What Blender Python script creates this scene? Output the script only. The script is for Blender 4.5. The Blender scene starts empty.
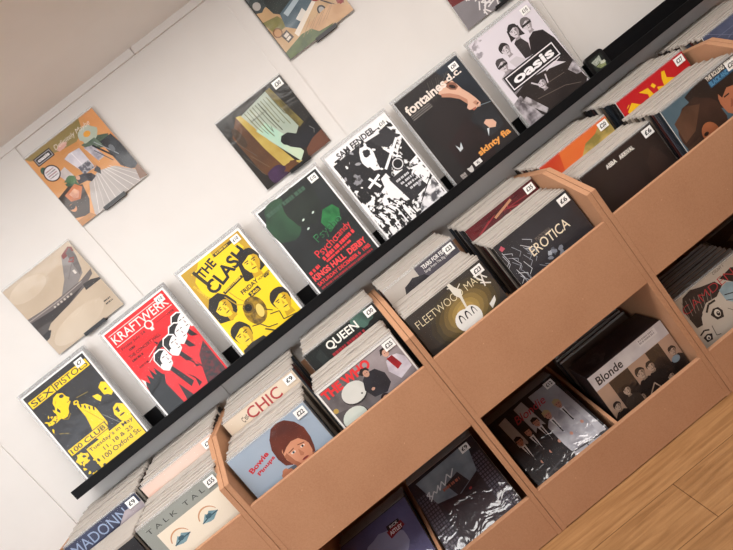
import bpy, bmesh, math, random
from mathutils import Vector, Matrix
random.seed(7)
SC = bpy.context.scene
COL = SC.collection

# ---------------------------------------------------------------- camera, world, lights, exposure
def basis(yaw, pitch, roll):
    cy, sy = math.cos(yaw), math.sin(yaw)
    f = Vector((sy, cy, 0)); r = Vector((cy, -sy, 0)); u = Vector((0, 0, 1))
    c, s = math.cos(pitch), math.sin(pitch); f2 = c*f + s*u; u2 = c*u - s*f
    c, s = math.cos(roll), math.sin(roll); return c*r + s*u2, c*u2 - s*r, f2
cam = bpy.data.objects.new('camera', bpy.data.cameras.new('camera')); COL.objects.link(cam)
R_, U_, F_ = basis(0.0236, -0.1405, -0.6702)
M = Matrix((R_, U_, -F_)).transposed().to_4x4(); M.translation = Vector((1.088, -2.2249, 1.3544))
cam.matrix_world = M
cam.data.sensor_width = 36; cam.data.lens = 550/733*36; cam.data.clip_start = .02
SC.camera = cam

SC.view_settings.view_transform = 'Standard'; SC.view_settings.look = 'None'
SC.view_settings.gamma = 1; SC.view_settings.exposure = -0.03; SC.view_settings.use_curve_mapping = False

world = bpy.data.worlds.new('daylight'); SC.world = world; world.use_nodes = True
bg = world.node_tree.nodes['Background']; bg.inputs[0].default_value = (.86, .93, 1, 1); bg.inputs[1].default_value = 3.8

def area(name, loc, target, sx, sy, power, color):
    l = bpy.data.lights.new(name, 'AREA'); l.shape = 'RECTANGLE'; l.size = sx; l.size_y = sy
    l.energy = power; l.color = color
    o = bpy.data.objects.new(name, l); COL.objects.link(o); o.location = loc
    o.rotation_euler = (Vector(target)-Vector(loc)).to_track_quat('-Z', 'Y').to_euler(); return o
area('ceiling_panel_light', (.2, -1.25, 2.2), (.2, -1.0, 0), 1.8, .7, 33, (1, .985, .965))
area('ceiling_panel_light', (2.0, -1.25, 2.2), (2.0, -1.0, 0), 1.8, .7, 29, (1, .95, .90))
area('shop_window_light', (-2.6, -2.0, 1.5), (.4, 0, 1.35), 1.6, 1.6, 19, (.90, .96, 1))

# ---------------------------------------------------------------- materials
def lin(h):
    h = h.lstrip('#'); o = []
    for i in (0, 2, 4):
        c = int(h[i:i+2], 16)/255; o.append(c/12.92 if c <= .04045 else ((c+.055)/1.055)**2.4)
    return (*o, 1)
MATS = {}
def nt(name):
    m = bpy.data.materials.new(name); m.use_nodes = True
    return m, m.node_tree, m.node_tree.nodes['Principled BSDF']
def ink(key, film=0):
    """'ff0000' flat ink; 'a:b:scale[:contrast[:stretch]]' mottled print between two inks"""
    mk = (key, film)
    if mk in MATS: return MATS[mk]
    p = key.split(':'); m, t, b = nt('print_'+p[0])
    b.inputs['Roughness'].default_value = .55
    b.inputs['Specular IOR Level'].default_value = .3
    if len(p) == 1:
        b.inputs['Base Color'].default_value = lin(p[0])
    else:
        tc = t.nodes.new('ShaderNodeTexCoord'); mp = t.nodes.new('ShaderNodeMapping')
        st = float(p[4]) if len(p) > 4 else 1
        mp.inputs['Scale'].default_value = (1, 1, st)
        n = t.nodes.new('ShaderNodeTexNoise'); n.inputs['Scale'].default_value = float(p[2]); n.inputs['Detail'].default_value = 3
        r = t.nodes.new('ShaderNodeValToRGB'); c = float(p[3]) if len(p) > 3 else .15
        r.color_ramp.elements[0].position = .5-c; r.color_ramp.elements[0].color = lin(p[0])
        r.color_ramp.elements[1].position = .5+c; r.color_ramp.elements[1].color = lin(p[1])
        t.links.new(tc.outputs['Object'], mp.inputs[0]); t.links.new(mp.outputs[0], n.inputs['Vector'])
        t.links.new(n.outputs['Fac'], r.inputs[0]); t.links.new(r.outputs[0], b.inputs['Base Color'])
    b.inputs['Coat Weight'].default_value = (.55, 1, 1)[film]; b.inputs['Coat Roughness'].default_value = (.16, .13, .12)[film]
    b.inputs['Coat IOR'].default_value = (1.45, 1.6, 1.8)[film]
    c2 = t.nodes.new('ShaderNodeTexCoord'); n2 = t.nodes.new('ShaderNodeTexNoise'); n2.inputs['Scale'].default_value = (11, 15, 19)[film]; n2.inputs['Detail'].default_value = 2
    n2.inputs['Distortion'].default_value = .8
    bp = t.nodes.new('ShaderNodeBump'); bp.inputs['Strength'].default_value = (.3, .8, .85)[film]; bp.inputs['Distance'].default_value = (.01, .010, .010)[film]
    t.links.new(c2.outputs['Object'], n2.inputs['Vector']); t.links.new(n2.outputs['Fac'], bp.inputs['Height']); t.links.new(bp.outputs[0], b.inputs['Coat Normal'])
    MATS[mk] = m; return m
def solid(name, h, rough=.6, noise=0, nscale=60, bump=0, metal=0, spec=.5):
    m, t, b = nt(name); c = lin(h)
    b.inputs['Base Color'].default_value = c; b.inputs['Roughness'].default_value = rough
    b.inputs['Metallic'].default_value = metal; b.inputs['Specular IOR Level'].default_value = spec
    tc = t.nodes.new('ShaderNodeTexCoord'); n = t.nodes.new('ShaderNodeTexNoise')
    n.inputs['Scale'].default_value = nscale; n.inputs['Detail'].default_value = 4
    t.links.new(tc.outputs['Object'], n.inputs['Vector'])
    if noise:
        r = t.nodes.new('ShaderNodeValToRGB')
        r.color_ramp.elements[0].position = .3; r.color_ramp.elements[1].position = .7
        r.color_ramp.elements[0].color = (*[x*(1-noise) for x in c[:3]], 1)
        r.color_ramp.elements[1].color = (*[min(1, x*(1+noise)) for x in c[:3]], 1)
        t.links.new(n.outputs['Fac'], r.inputs[0]); t.links.new(r.outputs[0], b.inputs['Base Color'])
    if bump:
        bp = t.nodes.new('ShaderNodeBump'); bp.inputs['Strength'].default_value = bump; bp.inputs['Distance'].default_value = .002
        t.links.new(n.outputs['Fac'], bp.inputs['Height']); t.links.new(bp.outputs[0], b.inputs['Normal'])
    return m
M_WALL = solid('wall_paint', 'DEDAD6', .75, .015, 8, .05)
M_TRIM = solid('trim_paint', 'DFDBD7', .6, .01, 20)
M_CEIL = solid('ceiling_paint', 'EDEAE7', .85, .04, 3)
M_BLACK = solid('black_lacquer', '101012', .55, .1, 40, spec=.15)
M_CLIP = solid('black_plastic', '101012', .35)
M_WHITE = solid('white_sticker', 'F4F3F0', .5)

def mdf():
    m, t, b = nt('mdf'); b.inputs['Roughness'].default_value = .62; b.inputs['Specular IOR Level'].default_value = .25
    tc = t.nodes.new('ShaderNodeTexCoord')
    a = t.nodes.new('ShaderNodeTexNoise'); a.inputs['Scale'].default_value = 220; a.inputs['Detail'].default_value = 2
    c = t.nodes.new('ShaderNodeTexNoise'); c.inputs['Scale'].default_value = 6; c.inputs['Detail'].default_value = 3
    for n in (a, c): t.links.new(tc.outputs['Object'], n.inputs['Vector'])
    r = t.nodes.new('ShaderNodeValToRGB'); r.color_ramp.elements[0].position = .25; r.color_ramp.elements[1].position = .75
    r.color_ramp.elements[0].color = lin('AB7C5D'); r.color_ramp.elements[1].color = lin('BC8E6D')
    mx = t.nodes.new('ShaderNodeMix'); mx.data_type = 'FLOAT'; mx.inputs[0].default_value = .45
    t.links.new(a.outputs['Fac'], mx.inputs[2]); t.links.new(c.outputs['Fac'], mx.inputs[3])
    t.links.new(mx.outputs[0], r.inputs[0]); t.links.new(r.outputs[0], b.inputs['Base Color'])
    # pale fibre flecks
    v = t.nodes.new('ShaderNodeTexVoronoi'); v.inputs['Scale'].default_value = 22
    t.links.new(tc.outputs['Object'], v.inputs['Vector'])
    lt = t.nodes.new('ShaderNodeMath'); lt.operation = 'LESS_THAN'; lt.inputs[1].default_value = .05
    t.links.new(v.outputs['Distance'], lt.inputs[0])
    m2 = t.nodes.new('ShaderNodeMix'); m2.data_type = 'RGBA'; m2.inputs[7].default_value = lin('E0B48E')
    sc = t.nodes.new('ShaderNodeMath'); sc.operation = 'MULTIPLY'; sc.inputs[1].default_value = .4
    t.links.new(lt.outputs[0], sc.inputs[0]); t.links.new(sc.outputs[0], m2.inputs[0])
    t.links.new(r.outputs[0], m2.inputs[6]); t.links.new(m2.outputs[2], b.inputs['Base Color'])
    return m
M_MDF = mdf()

def oak():
    m, t, b = nt('oak_laminate'); b.inputs['Roughness'].default_value = .45
    tc = t.nodes.new('ShaderNodeTexCoord')
    mp = t.nodes.new('ShaderNodeMapping'); mp.inputs['Location'].default_value = (-1.474+2.6, .666+1.95, 0)
    br = t.nodes.new('ShaderNodeTexBrick'); br.offset = .37; br.offset_frequency = 2
    for k, v in (('Scale', 1), ('Mortar Size', .0016), ('Mortar Smooth', .3), ('Brick Width', 1.3), ('Row Height', .195), ('Bias', 0)): br.inputs[k].default_value = v
    br.inputs['Color1'].default_value = lin('A0764C'); br.inputs['Color2'].default_value = lin('B28659'); br.inputs['Mortar'].default_value = lin('6E4A2A')
    t.links.new(tc.outputs['Object'], mp.inputs[0]); t.links.new(mp.outputs[0], br.inputs['Vector'])
    g = t.nodes.new('ShaderNodeMapping'); g.inputs['Scale'].default_value = (1.2, 14, 1)
    n = t.nodes.new('ShaderNodeTexNoise'); n.inputs['Scale'].default_value = 4; n.inputs['Detail'].default_value = 8; n.inputs['Distortion'].default_value = .6
    t.links.new(tc.outputs['Object'], g.inputs[0]); t.links.new(g.outputs[0], n.inputs['Vector'])
    r = t.nodes.new('ShaderNodeValToRGB'); r.color_ramp.elements[0].position = .3; r.color_ramp.elements[1].position = .65
    r.color_ramp.elements[0].color = (.50, .42, .34, 1); r.color_ramp.elements[1].color = (1, 1, 1, 1)
    t.links.new(n.outputs['Fac'], r.inputs[0])
    mx = t.nodes.new('ShaderNodeMix'); mx.data_type = 'RGBA'; mx.blend_type = 'MULTIPLY'; mx.inputs[0].default_value = .75
    t.links.new(br.outputs['Color'], mx.inputs[6]); t.links.new(r.outputs[0], mx.inputs[7])
    # knots
    kg = t.nodes.new('ShaderNodeMapping'); kg.inputs['Scale'].default_value = (1, 3.2, 1)
    v = t.nodes.new('ShaderNodeTexVoronoi'); v.inputs['Scale'].default_value = 3.1
    t.links.new(tc.outputs['Object'], kg.inputs[0]); t.links.new(kg.outputs[0], v.inputs['Vector'])
    kr = t.nodes.new('ShaderNodeValToRGB'); kr.color_ramp.elements[0].position = .03; kr.color_ramp.elements[1].position = .13
    kr.color_ramp.elements[0].color = (.5, .36, .24, 1); kr.color_ramp.elements[1].color = (1, 1, 1, 1)
    t.links.new(v.outputs['Distance'], kr.inputs[0])
    m3 = t.nodes.new('ShaderNodeMix'); m3.data_type = 'RGBA'; m3.blend_type = 'MULTIPLY'; m3.inputs[0].default_value = 1
    t.links.new(mx.outputs[2], m3.inputs[6]); t.links.new(kr.outputs[0], m3.inputs[7])
    t.links.new(m3.outputs[2], b.inputs['Base Color'])
    return m
M_OAK = oak()

def plastic(name, clear, col, rough, bump, scale, refl=.08, haze=.0, zst=1):
    """thin polythene: mostly transparent, a glossy coat, a little milky haze"""
    m = bpy.data.materials.new(name); m.use_nodes = True; t = m.node_tree; t.nodes.clear()
    out = t.nodes.new('ShaderNodeOutputMaterial')
    tr = t.nodes.new('ShaderNodeBsdfTransparent'); gl = t.nodes.new('ShaderNodeBsdfGlossy'); gl.inputs['Roughness'].default_value = rough
    df = t.nodes.new('ShaderNodeBsdfDiffuse'); df.inputs['Color'].default_value = lin(col)
    tc = t.nodes.new('ShaderNodeTexCoord'); mp = t.nodes.new('ShaderNodeMapping'); mp.inputs['Scale'].default_value = (1, 1, zst)
    n = t.nodes.new('ShaderNodeTexNoise'); n.inputs['Scale'].default_value = scale; n.inputs['Detail'].default_value = 3; n.inputs['Distortion'].default_value = .9
    t.links.new(tc.outputs['Object'], mp.inputs[0]); t.links.new(mp.outputs[0], n.inputs['Vector'])
    bp = t.nodes.new('ShaderNodeBump'); bp.inputs['Strength'].default_value = bump; bp.inputs['Distance'].default_value = .01
    t.links.new(n.outputs['Fac'], bp.inputs['Height']); t.links.new(bp.outputs[0], gl.inputs['Normal'])
    a = t.nodes.new('ShaderNodeMixShader'); a.inputs[0].default_value = 1-clear
    t.links.new(tr.outputs[0], a.inputs[1]); t.links.new(df.outputs[0], a.inputs[2])
    fr = t.nodes.new('ShaderNodeFresnel'); fr.inputs[0].default_value = 1.45; t.links.new(bp.outputs[0], fr.inputs['Normal'])
    ad = t.nodes.new('ShaderNodeMath'); ad.operation = 'MULTIPLY_ADD'; ad.inputs[1].default_value = .3 if refl > .055 else .04; ad.inputs[2].default_value = refl-.03 if refl > .055 else 0; ad.use_clamp = True
    t.links.new(fr.outputs[0], ad.inputs[0])
    mx = t.nodes.new('ShaderNodeMixShader'); t.links.new(ad.outputs[0], mx.inputs[0])
    t.links.new(a.outputs[0], mx.inputs[1]); t.links.new(gl.outputs[0], mx.inputs[2]); t.links.new(mx.outputs[0], out.inputs[0])
    return m
P_CLEAR = plastic('clear_sleeve', 1.0, 'FFFFFF', .12, .25, 9, .045)
P_POST = plastic('poster_sleeve', 1.0, 'E8E8E8', .15, .1, 5, .05)
P_RIM = plastic('poster_sleeve_rim', .80, 'DADADA', .2, .0, 5, .05)
P_CRINK = plastic('crinkled_sleeve', 1.0, 'FFFFFF', .1, .9, 14, .05, zst=.5)
P_SHRINK = plastic('shrink_wrap', 1.0, 'FFFFFF', .08, 1.0, 22, .05)
P_TOP = plastic('milky_sleeve_mouth', .32, 'CCC3BA', .3, .3, 60, .05)
P_DIM = plastic('grey_sleeve_mouth', .5, 'B4B4B4', .15, .8, 40, .12)  # greyer, more see-through sleeve mouths for the lower bins

# ---------------------------------------------------------------- helpers
def box(bm, x0, y0, z0, x1, y1, z1, mi=0):
    v = [bm.verts.new(c) for c in ((x0,y0,z0),(x1,y0,z0),(x1,y1,z0),(x0,y1,z0),(x0,y0,z1),(x1,y0,z1),(x1,y1,z1),(x0,y1,z1))]
    for q in ((0,1,5,4),(1,2,6,5),(2,3,7,6),(3,0,4,7),(4,5,6,7),(3,2,1,0)):
        f = bm.faces.new([v[i] for i in q]); f.material_index = mi
def prism_x(bm, pts, x0, x1):
    a = [bm.verts.new((x0, y, z)) for y, z in pts]; b = [bm.verts.new((x1, y, z)) for y, z in pts]
    bm.faces.new(a); bm.faces.new(b[::-1]); n = len(pts)
    for i in range(n): bm.faces.new((a[i], b[i], b[(i+1) % n], a[(i+1) % n]))
def mesh(name, bm, mats, normals=True):
    if normals: bmesh.ops.recalc_face_normals(bm, faces=bm.faces)
    me = bpy.data.meshes.new(name); bm.to_mesh(me); bm.free()
    for m in (mats if isinstance(mats, list) else [mats]): me.materials.append(m)
    return me
def obj(name, me, parent=None, bevel=0):
    o = bpy.data.objects.new(name, me); COL.objects.link(o)
    if parent: o.parent = parent
    if bevel:
        b = o.modifiers.new('bevel', 'BEVEL'); b.width = bevel; b.segments = 2; b.limit_method = 'ANGLE'
    return o
ORD = 'first second third fourth fifth sixth seventh eighth ninth tenth eleventh twelfth thirteenth fourteenth fifteenth'.split()
def thing(name, label, cat, loc=(0,0,0), rot=(0,0,0), group=None):
    o = bpy.data.objects.new(name, None); COL.objects.link(o); o.location = loc; o.rotation_euler = rot; o.empty_display_size = .05
    tag(o, label, cat, group); return o
def tag(o, label, cat, group=None):
    o['label'] = label; o['category'] = cat
    if group: o['group'] = group
def structure(name, bm, mat):
    o = obj(name, mesh(name, bm, mat)); o['kind'] = 'structure'; return o
def one_box(*a):
    bm = bmesh.new(); box(bm, *a); return bm

# ---------------------------------------------------------------- the room
X0, X1, Y1, ZC = -3.2, 5.2, -4.2, 2.272
structure('floor', one_box(X0, Y1, -.05, X1, .1, 0), M_OAK)
structure('wall_back', one_box(X0, 0, 0, X1, .1, ZC), M_WALL)
structure('ceiling', one_box(X0, Y1, ZC, X1, .1, ZC+.06), M_CEIL)
bm = bmesh.new()
for a in ((X0, 0, X1, .45), (X0, 2.15, X1, ZC), (X0, .45, -3.0, 2.15), (-.4, .45, X1, 2.15)): box(bm, a[0], Y1-.1, a[1], a[2], Y1, a[3])
structure('wall_front', bm, M_WALL)
bm = bmesh.new()
for a in ((-3.0, .45, -.4, .50), (-3.0, 2.10, -.4, 2.15), (-3.0, .5, -2.95, 2.1), (-.45, .5, -.4, 2.1), (-1.73, .5, -1.67, 2.1)): box(bm, a[0], Y1-.07, a[1], a[2], Y1-.02, a[3])
structure('unseen_window_1', bm, M_TRIM)  # unseen window, added in the front wall so daylight brightens the ceiling
structure('wall_left', one_box(X0-.1, Y1, 0, X0, .1, ZC), M_WALL)
structure('wall_right', one_box(X1, Y1, 0, X1+.1, .1, ZC), M_WALL)
structure('trim_1', one_box(X0, -.012, ZC-.028, .972, 0, ZC), M_TRIM)
structure('trim_2', one_box(.975, -.012, ZC-.028, X1, 0, ZC), M_TRIM)
for i, x in enumerate((-.46, .342, 1.361, 2.376, 3.39)):
    structure('trim_%d' % (i+3), one_box(x, -.004, 0, x+.061, 0, ZC-.028), M_WALL)

# ---------------------------------------------------------------- picture ledge
LX0, LX1 = -.256, 3.9
led = thing('picture_ledge', 'long black picture ledge on the white wall carrying the row of posters', 'shelf', (LX0, 0, 1.075))
obj('back_rail', mesh('back_rail', one_box(.075, -.012, 0, LX1-LX0, 0, .084), M_BLACK), led, .001)
obj('shelf_board', mesh('shelf_board', one_box(0, -.112, 0, LX1-LX0, -.012, .010), M_BLACK), led)
obj('front_lip', mesh('front_lip', one_box(0, -.120, -.001, LX1-LX0, -.112, .037), M_BLACK), led, .001)

# ---------------------------------------------------------------- record browsers
XA, P, T, D = .3597, .7512, .018, .52
PROFILE = [(-.004, 0), (-D, 0), (-D, .868), (-.328, .978), (-.004, .978)]
def browser(x0, label):
    t = thing('record_browser', label, 'record rack', (x0, 0, 0), group='row of MDF record racks')
    w = P-.0015
    for a in (0, w-T):
        bm = bmesh.new(); prism_x(bm, PROFILE, a, a+T); obj('side_panel', mesh('side_panel', bm, M_MDF), t, .0012)
    obj('front_board', mesh('front_board', one_box(T, -D, .505, w-T, -D+T, .763), M_MDF), t, .0015)
    obj('lower_front_board', mesh('lower_front_board', one_box(T, -D, .003, w-T, -D+T, .1746), M_MDF), t, .0015)
    obj('back_panel', mesh('back_panel', one_box(T, -.012, 0, w-T, -.005, .93), M_MDF), t)
    bm = bmesh.new(); prism_x(bm, [(-D+T, .582), (-D+T, .572), (-.282, .588), (-.282, .652), (-.012, .668), (-.012, .680), (-.294, .662), (-.294, .598)], T, w-T)
    obj('stepped_shelf', mesh('stepped_shelf', bm, M_MDF), t)
    obj('bottom_board', mesh('bottom_board', one_box(T, -D+T, .008, w-T, -.012, .02), M_MDF), t)
    bm = bmesh.new(); prism_x(bm, [(-D+T, .02), (-D+T, .165), (-.012, .30), (-.012, .02)], w/2-.006, w/2+.006)
    obj('divider', mesh('divider', bm, M_MDF), t)
    return t
for k, lab in enumerate(['MDF record rack furthest left, below the end of the black ledge',
                         'MDF record rack second from the left, blue cover with red hair in front',
                         'MDF record rack in the middle, box set lying in its lower bin',
                         'MDF record rack second from the right, beige cover in its lower bin',
                         'MDF record rack at the right edge, mostly out of view']):
    browser(XA+(k-1)*P, lab)

# ---------------------------------------------------------------- printed covers
def clip_poly(pts, x1, y1):
    def cut(ps, ins, inter):
        out = []
        for i in range(len(ps)):
            a, b = ps[i-1], ps[i]
            if ins(b):
                if not ins(a): out.append(inter(a, b))
                out.append(b)
            elif ins(a): out.append(inter(a, b))
        return out
    def ix(c): return lambda a, b: (c, a[1]+(b[1]-a[1])*(c-a[0])/(b[0]-a[0]))
    def iy(c): return lambda a, b: (a[0]+(b[0]-a[0])*(c-a[1])/(b[1]-a[1]), c)
    for ins, f in ((lambda p: p[0] >= 0, ix(0)), (lambda p: p[0] <= x1, ix(x1)), (lambda p: p[1] >= 0, iy(0)), (lambda p: p[1] <= y1, iy(y1))):
        pts = cut(pts, ins, f)
        if len(pts) < 3: return []
    return pts
TEXTS = {}
def text_mesh(s, bold, shear):
    k = (s, bold, shear)
    if k not in TEXTS:
        c = bpy.data.curves.new('t', 'FONT'); c.body = s; c.size = 1; c.offset = bold; c.shear = shear; c.resolution_u = 3
        o = bpy.data.objects.new('t', c); COL.objects.link(o); bpy.context.view_layer.update()
        me = o.evaluated_get(bpy.context.evaluated_depsgraph_get()).to_mesh()
        vs = [(v.co.x, v.co.y) for v in me.vertices]; fs = [tuple(p.vertices) for p in me.polygons]
        bpy.data.objects.remove(o); bpy.data.curves.remove(c)
        xs = [v[0] for v in vs]; ys = [v[1] for v in vs]; a, b, c0, d = min(xs), max(xs), min(ys), max(ys)
        TEXTS[k] = ([((x-a)/(b-a), (y-c0)/(d-c0)) for x, y in vs], fs)
    return TEXTS[k]
class Art:
    """flat print on a card; u 0..1 across, v 0..h down, in units of the width"""
    def __init__(s, W, base, h=1.0, thick=.003, edge='E8E4DC'):
        s.W, s.h, s.bm, s.keys, s.L = W, h, bmesh.new(), [], 0
        H = W*h; box(s.bm, 0, 0, 0, W, thick, H, s.m(edge)); s.rect(0, 0, 1, h, base)
    def m(s, k):
        if k not in s.keys: s.keys.append(k)
        return s.keys.index(k)
    def _face(s, pts, k):
        y = -.000008*s.L - .00005
        vs = [s.bm.verts.new((u*s.W, y, (s.h-v)*s.W)) for u, v in pts]
        try: s.bm.faces.new(vs).material_index = s.m(k)
        except ValueError: pass
    def poly(s, pts, k):
        s.L += 1; p = clip_poly(list(pts), 1, s.h)
        if len(p) >= 3: s._face(p, k)
        return s
    def rect(s, a, b, c, d, k, rot=0):
        pts = [(a, b), (a, d), (c, d), (c, b)]
        if rot:
            mx, my = (a+c)/2, (b+d)/2; C, S = math.cos(rot), math.sin(rot)
            pts = [(mx+(x-mx)*C-(y-my)*S, my+(x-mx)*S+(y-my)*C) for x, y in pts]
        return s.poly(pts, k)
    def ell(s, cx, cy, rx, ry, k, rot=0, n=20, a0=0, a1=360, wob=0):
        C, S = math.cos(rot), math.sin(rot); pts = []
        for i in range(n):
            a = math.radians(a0+(a1-a0)*i/(n if a1-a0 == 360 else n-1)); q = 1+(random.uniform(-wob, wob) if wob else 0)
            x, y = rx*math.cos(a)*q, ry*math.sin(a)*q; pts.append((cx+x*C-y*S, cy+x*S+y*C))
        return s.poly(pts, k)
    def line(s, pts, w, k):
        for (x0, y0), (x1, y1) in zip(pts, pts[1:]):
            l = math.hypot(x1-x0, y1-y0) or 1; nx, ny = -(y1-y0)/l*w/2, (x1-x0)/l*w/2
            s.L -= .5; s.poly([(x0+nx, y0+ny), (x1+nx, y1+ny), (x1-nx, y1-ny), (x0-nx, y0-ny)], k)
        return s
    def text(s, st, u, v, w, h, k, rot=0, bold=.02, shear=0):
        """text filling the box whose top-left is (u,v), width w, cap height h, rotated about that corner"""
        s.L += 1; vs, fs = text_mesh(st, bold, shear); C, S = math.cos(rot), math.sin(rot); y = -.000008*s.L-.00005
        out = []
        for x, t in vs:
            a, b = x*w, (1-t)*h; uu, vv = u+a*C-b*S, v+a*S+b*C
            uu = min(max(uu, 0), 1); vv = min(max(vv, 0), s.h)
            out.append(s.bm.verts.new((uu*s.W, y, (s.h-vv)*s.W)))
        mi = s.m(k)
        for f in fs:
            try: s.bm.faces.new([out[i] for i in f]).material_index = mi
            except ValueError: pass
        return s
    def bars(s, u, v, w, h, k, rot=0):
        """a line of print too small to read"""
        C, S = math.cos(rot), math.sin(rot); x = 0; L0 = s.L
        while x < w-.004:
            d = min(random.uniform(.4, 1.0)*h, w-x); s.L = L0
            s.poly([(u+a*C-b*S, v+a*S+b*C) for a, b in ((x, 0), (x, h), (x+d, h), (x+d, 0))], k); x += d+h*random.choice((.16, .16, .45))
        return s
    def face(s, cx, cy, r, skin, dark, hair=1.0, rot=0, beard=False, shade=None):
        """a generic head: hair mass, face, brows, eyes, nose, mouth"""
        C, S = math.cos(rot), math.sin(rot)
        def q(x, y): return cx+(x*C-y*S)*r, cy+(x*S+y*C)*r
        if hair > 1.15: s.poly([q(-1.0, -.5), q(1.0, -.5), q(1.12, .6), q(1.3, 1.3), q(.4, 1.1), q(-.4, 1.1), q(-1.3, 1.3), q(-1.12, .6)], dark)
        s.ell(*q(0, -.18), r*.92, r*(.88+.1*hair), dark, rot, 18, wob=.06)
        s.poly([q(-.32, .7), q(.32, .7), q(.45, 1.5), q(-.45, 1.5)], shade or skin)
        s.poly([q(-.74, -.3), q(-.5, -.62), q(.45, -.66), q(.76, -.3), q(.74, .35), q(.5, .85), q(.15, 1.12), q(-.15, 1.12), q(-.5, .85), q(-.74, .35)], skin)
        if shade: s.poly([q(.3, -.6), q(.76, -.3), q(.74, .35), q(.5, .85), q(.15, 1.12), q(.3, .5)], shade)
        s.poly([q(-.78, -.1), q(-.7, -.62), q(.1, -.85), q(.78, -.6), q(.8, -.1), q(.55, -.42), q(.1, -.5), q(-.35, -.28)], dark)
        for e in (-.34, .32):
            s.poly([q(e-.22, -.12), q(e+.2, -.16), q(e+.2, -.07), q(e-.2, -.03)], dark)
            s.ell(*q(e, .08), r*.12, r*.055, dark, rot, 8)
        s.poly([q(.0, .0), q(.12, .42), q(-.12, .44)], shade or dark)
        s.ell(*q(0, .68), r*.26, r*.055, dark, rot, 8)
        if beard: s.ell(*q(0, .95), r*.4, r*.2, dark, rot, 10)
        return s
    def done(s, name, film=0):
        me = bpy.data.meshes.new(name); s.bm.to_mesh(me); s.bm.free()
        for k in s.keys: me.materials.append(ink(k, film))
        return me

def sleeve_mesh(W, H, th, over, mat, front_gap=.0022, wav=.0012, seed=1, topmat=None, nx=16, e=.0025):
    """closed slab of plastic round a card W x H x th whose front is y=0; mouth 'over' above it"""
    rnd = random.Random(seed); bm = bmesh.new()
    zs = [-.0012, H*.3, H*.65, H-.004, H+over*.5, H+over]
    fr, bk = [], []
    for j, z in enumerate(zs):
        a, b = [], []
        for i in range(nx+1):
            x = -e if i == 0 else W+e if i == nx else -.0005+(W+.001)*(i-1)/(nx-2); ed = i in (0, nx)
            w = rnd.uniform(-wav, wav)*(1 if j > 2 else .35)
            pinch = .0007 if ed else front_gap
            zz = z+(rnd.uniform(-.5, .4)*wav if j == 5 else 0)
            a.append(bm.verts.new((x, (th/2-.0004 if ed else -pinch)+(0 if ed else w if j > 3 else min(w, .0004)), zz)))
            b.append(bm.verts.new((x, (th/2+.0004 if ed else th+pinch)+(0 if ed else w if j > 3 else max(w, -.0004)), zz)))
        fr.append(a); bk.append(b)
    for j in range(len(zs)-1):
        for i in range(nx):
            mi = 1 if topmat and (j >= 3 or (topmat is P_RIM and i in (0, nx-1))) else 0
            bm.faces.new((fr[j][i], fr[j][i+1], fr[j+1][i+1], fr[j+1][i])).material_index = mi
            bm.faces.new((bk[j][i+1], bk[j][i], bk[j+1][i], bk[j+1][i+1])).material_index = mi
        bm.faces.new((fr[j][0], fr[j+1][0], bk[j+1][0], bk[j][0])); bm.faces.new((fr[j][nx], bk[j][nx], bk[j+1][nx], fr[j+1][nx]))
    for i in range(nx):
        bm.faces.new((fr[0][i], bk[0][i], bk[0][i+1], fr[0][i+1]))
        bm.faces.new((fr[-1][i], fr[-1][i+1], bk[-1][i+1], bk[-1][i])).material_index = 1 if topmat else 0
    for f in bm.faces: f.smooth = True
    return mesh('plastic_sleeve', bm, [mat, topmat] if topmat else [mat])

LP = .315
def sticker(parent, price, W, H, w=.040, h=.030, dx=.008, dy=.008, rot=0, y=-.0040):
    A = Art(w, 'F6F5F2', h/w, .0004, 'F6F5F2')
    if price: A.text(price, .16, .17, .68, .40, '2A2A2A', bold=.03); A.rect(.25, .64, .78, .67, 'B8B6B2')
    o = obj('price_sticker', A.done('price_sticker'), parent)
    o.location = (W-dx-w, y, H-dy-h); o.rotation_euler = (0, rot, 0); o['label'] = 'white price sticker'
    return o

def album(name, art, label, cat, x, y, z, lean=0, yaw=0, roll=0, plast=P_CLEAR, over=.007, price=None, sk=None, group=None, seed=1, th=.003, part='cover', edge=.0025, wav=.0008):
    """cover + plastic sleeve + price sticker; x,y,z is the bottom-left front corner"""
    W = art.W; H = W*art.h
    t = thing(name, label, cat, (x, y, z), group=group)
    t.rotation_euler = (-lean, roll, yaw)
    obj(part, art.done(part, 1 if plast is P_CRINK else 2 if plast is P_SHRINK else 0), t)
    sl = None
    if plast: sl = obj('plastic_sleeve', sleeve_mesh(W, H, th, over, plast, seed=seed, e=edge, wav=wav, topmat=P_RIM if plast in (P_POST, P_CLEAR) else None), t)
    if price is not None: sticker(sl or t, price, W, H, **(sk or {}))
    return t

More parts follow.
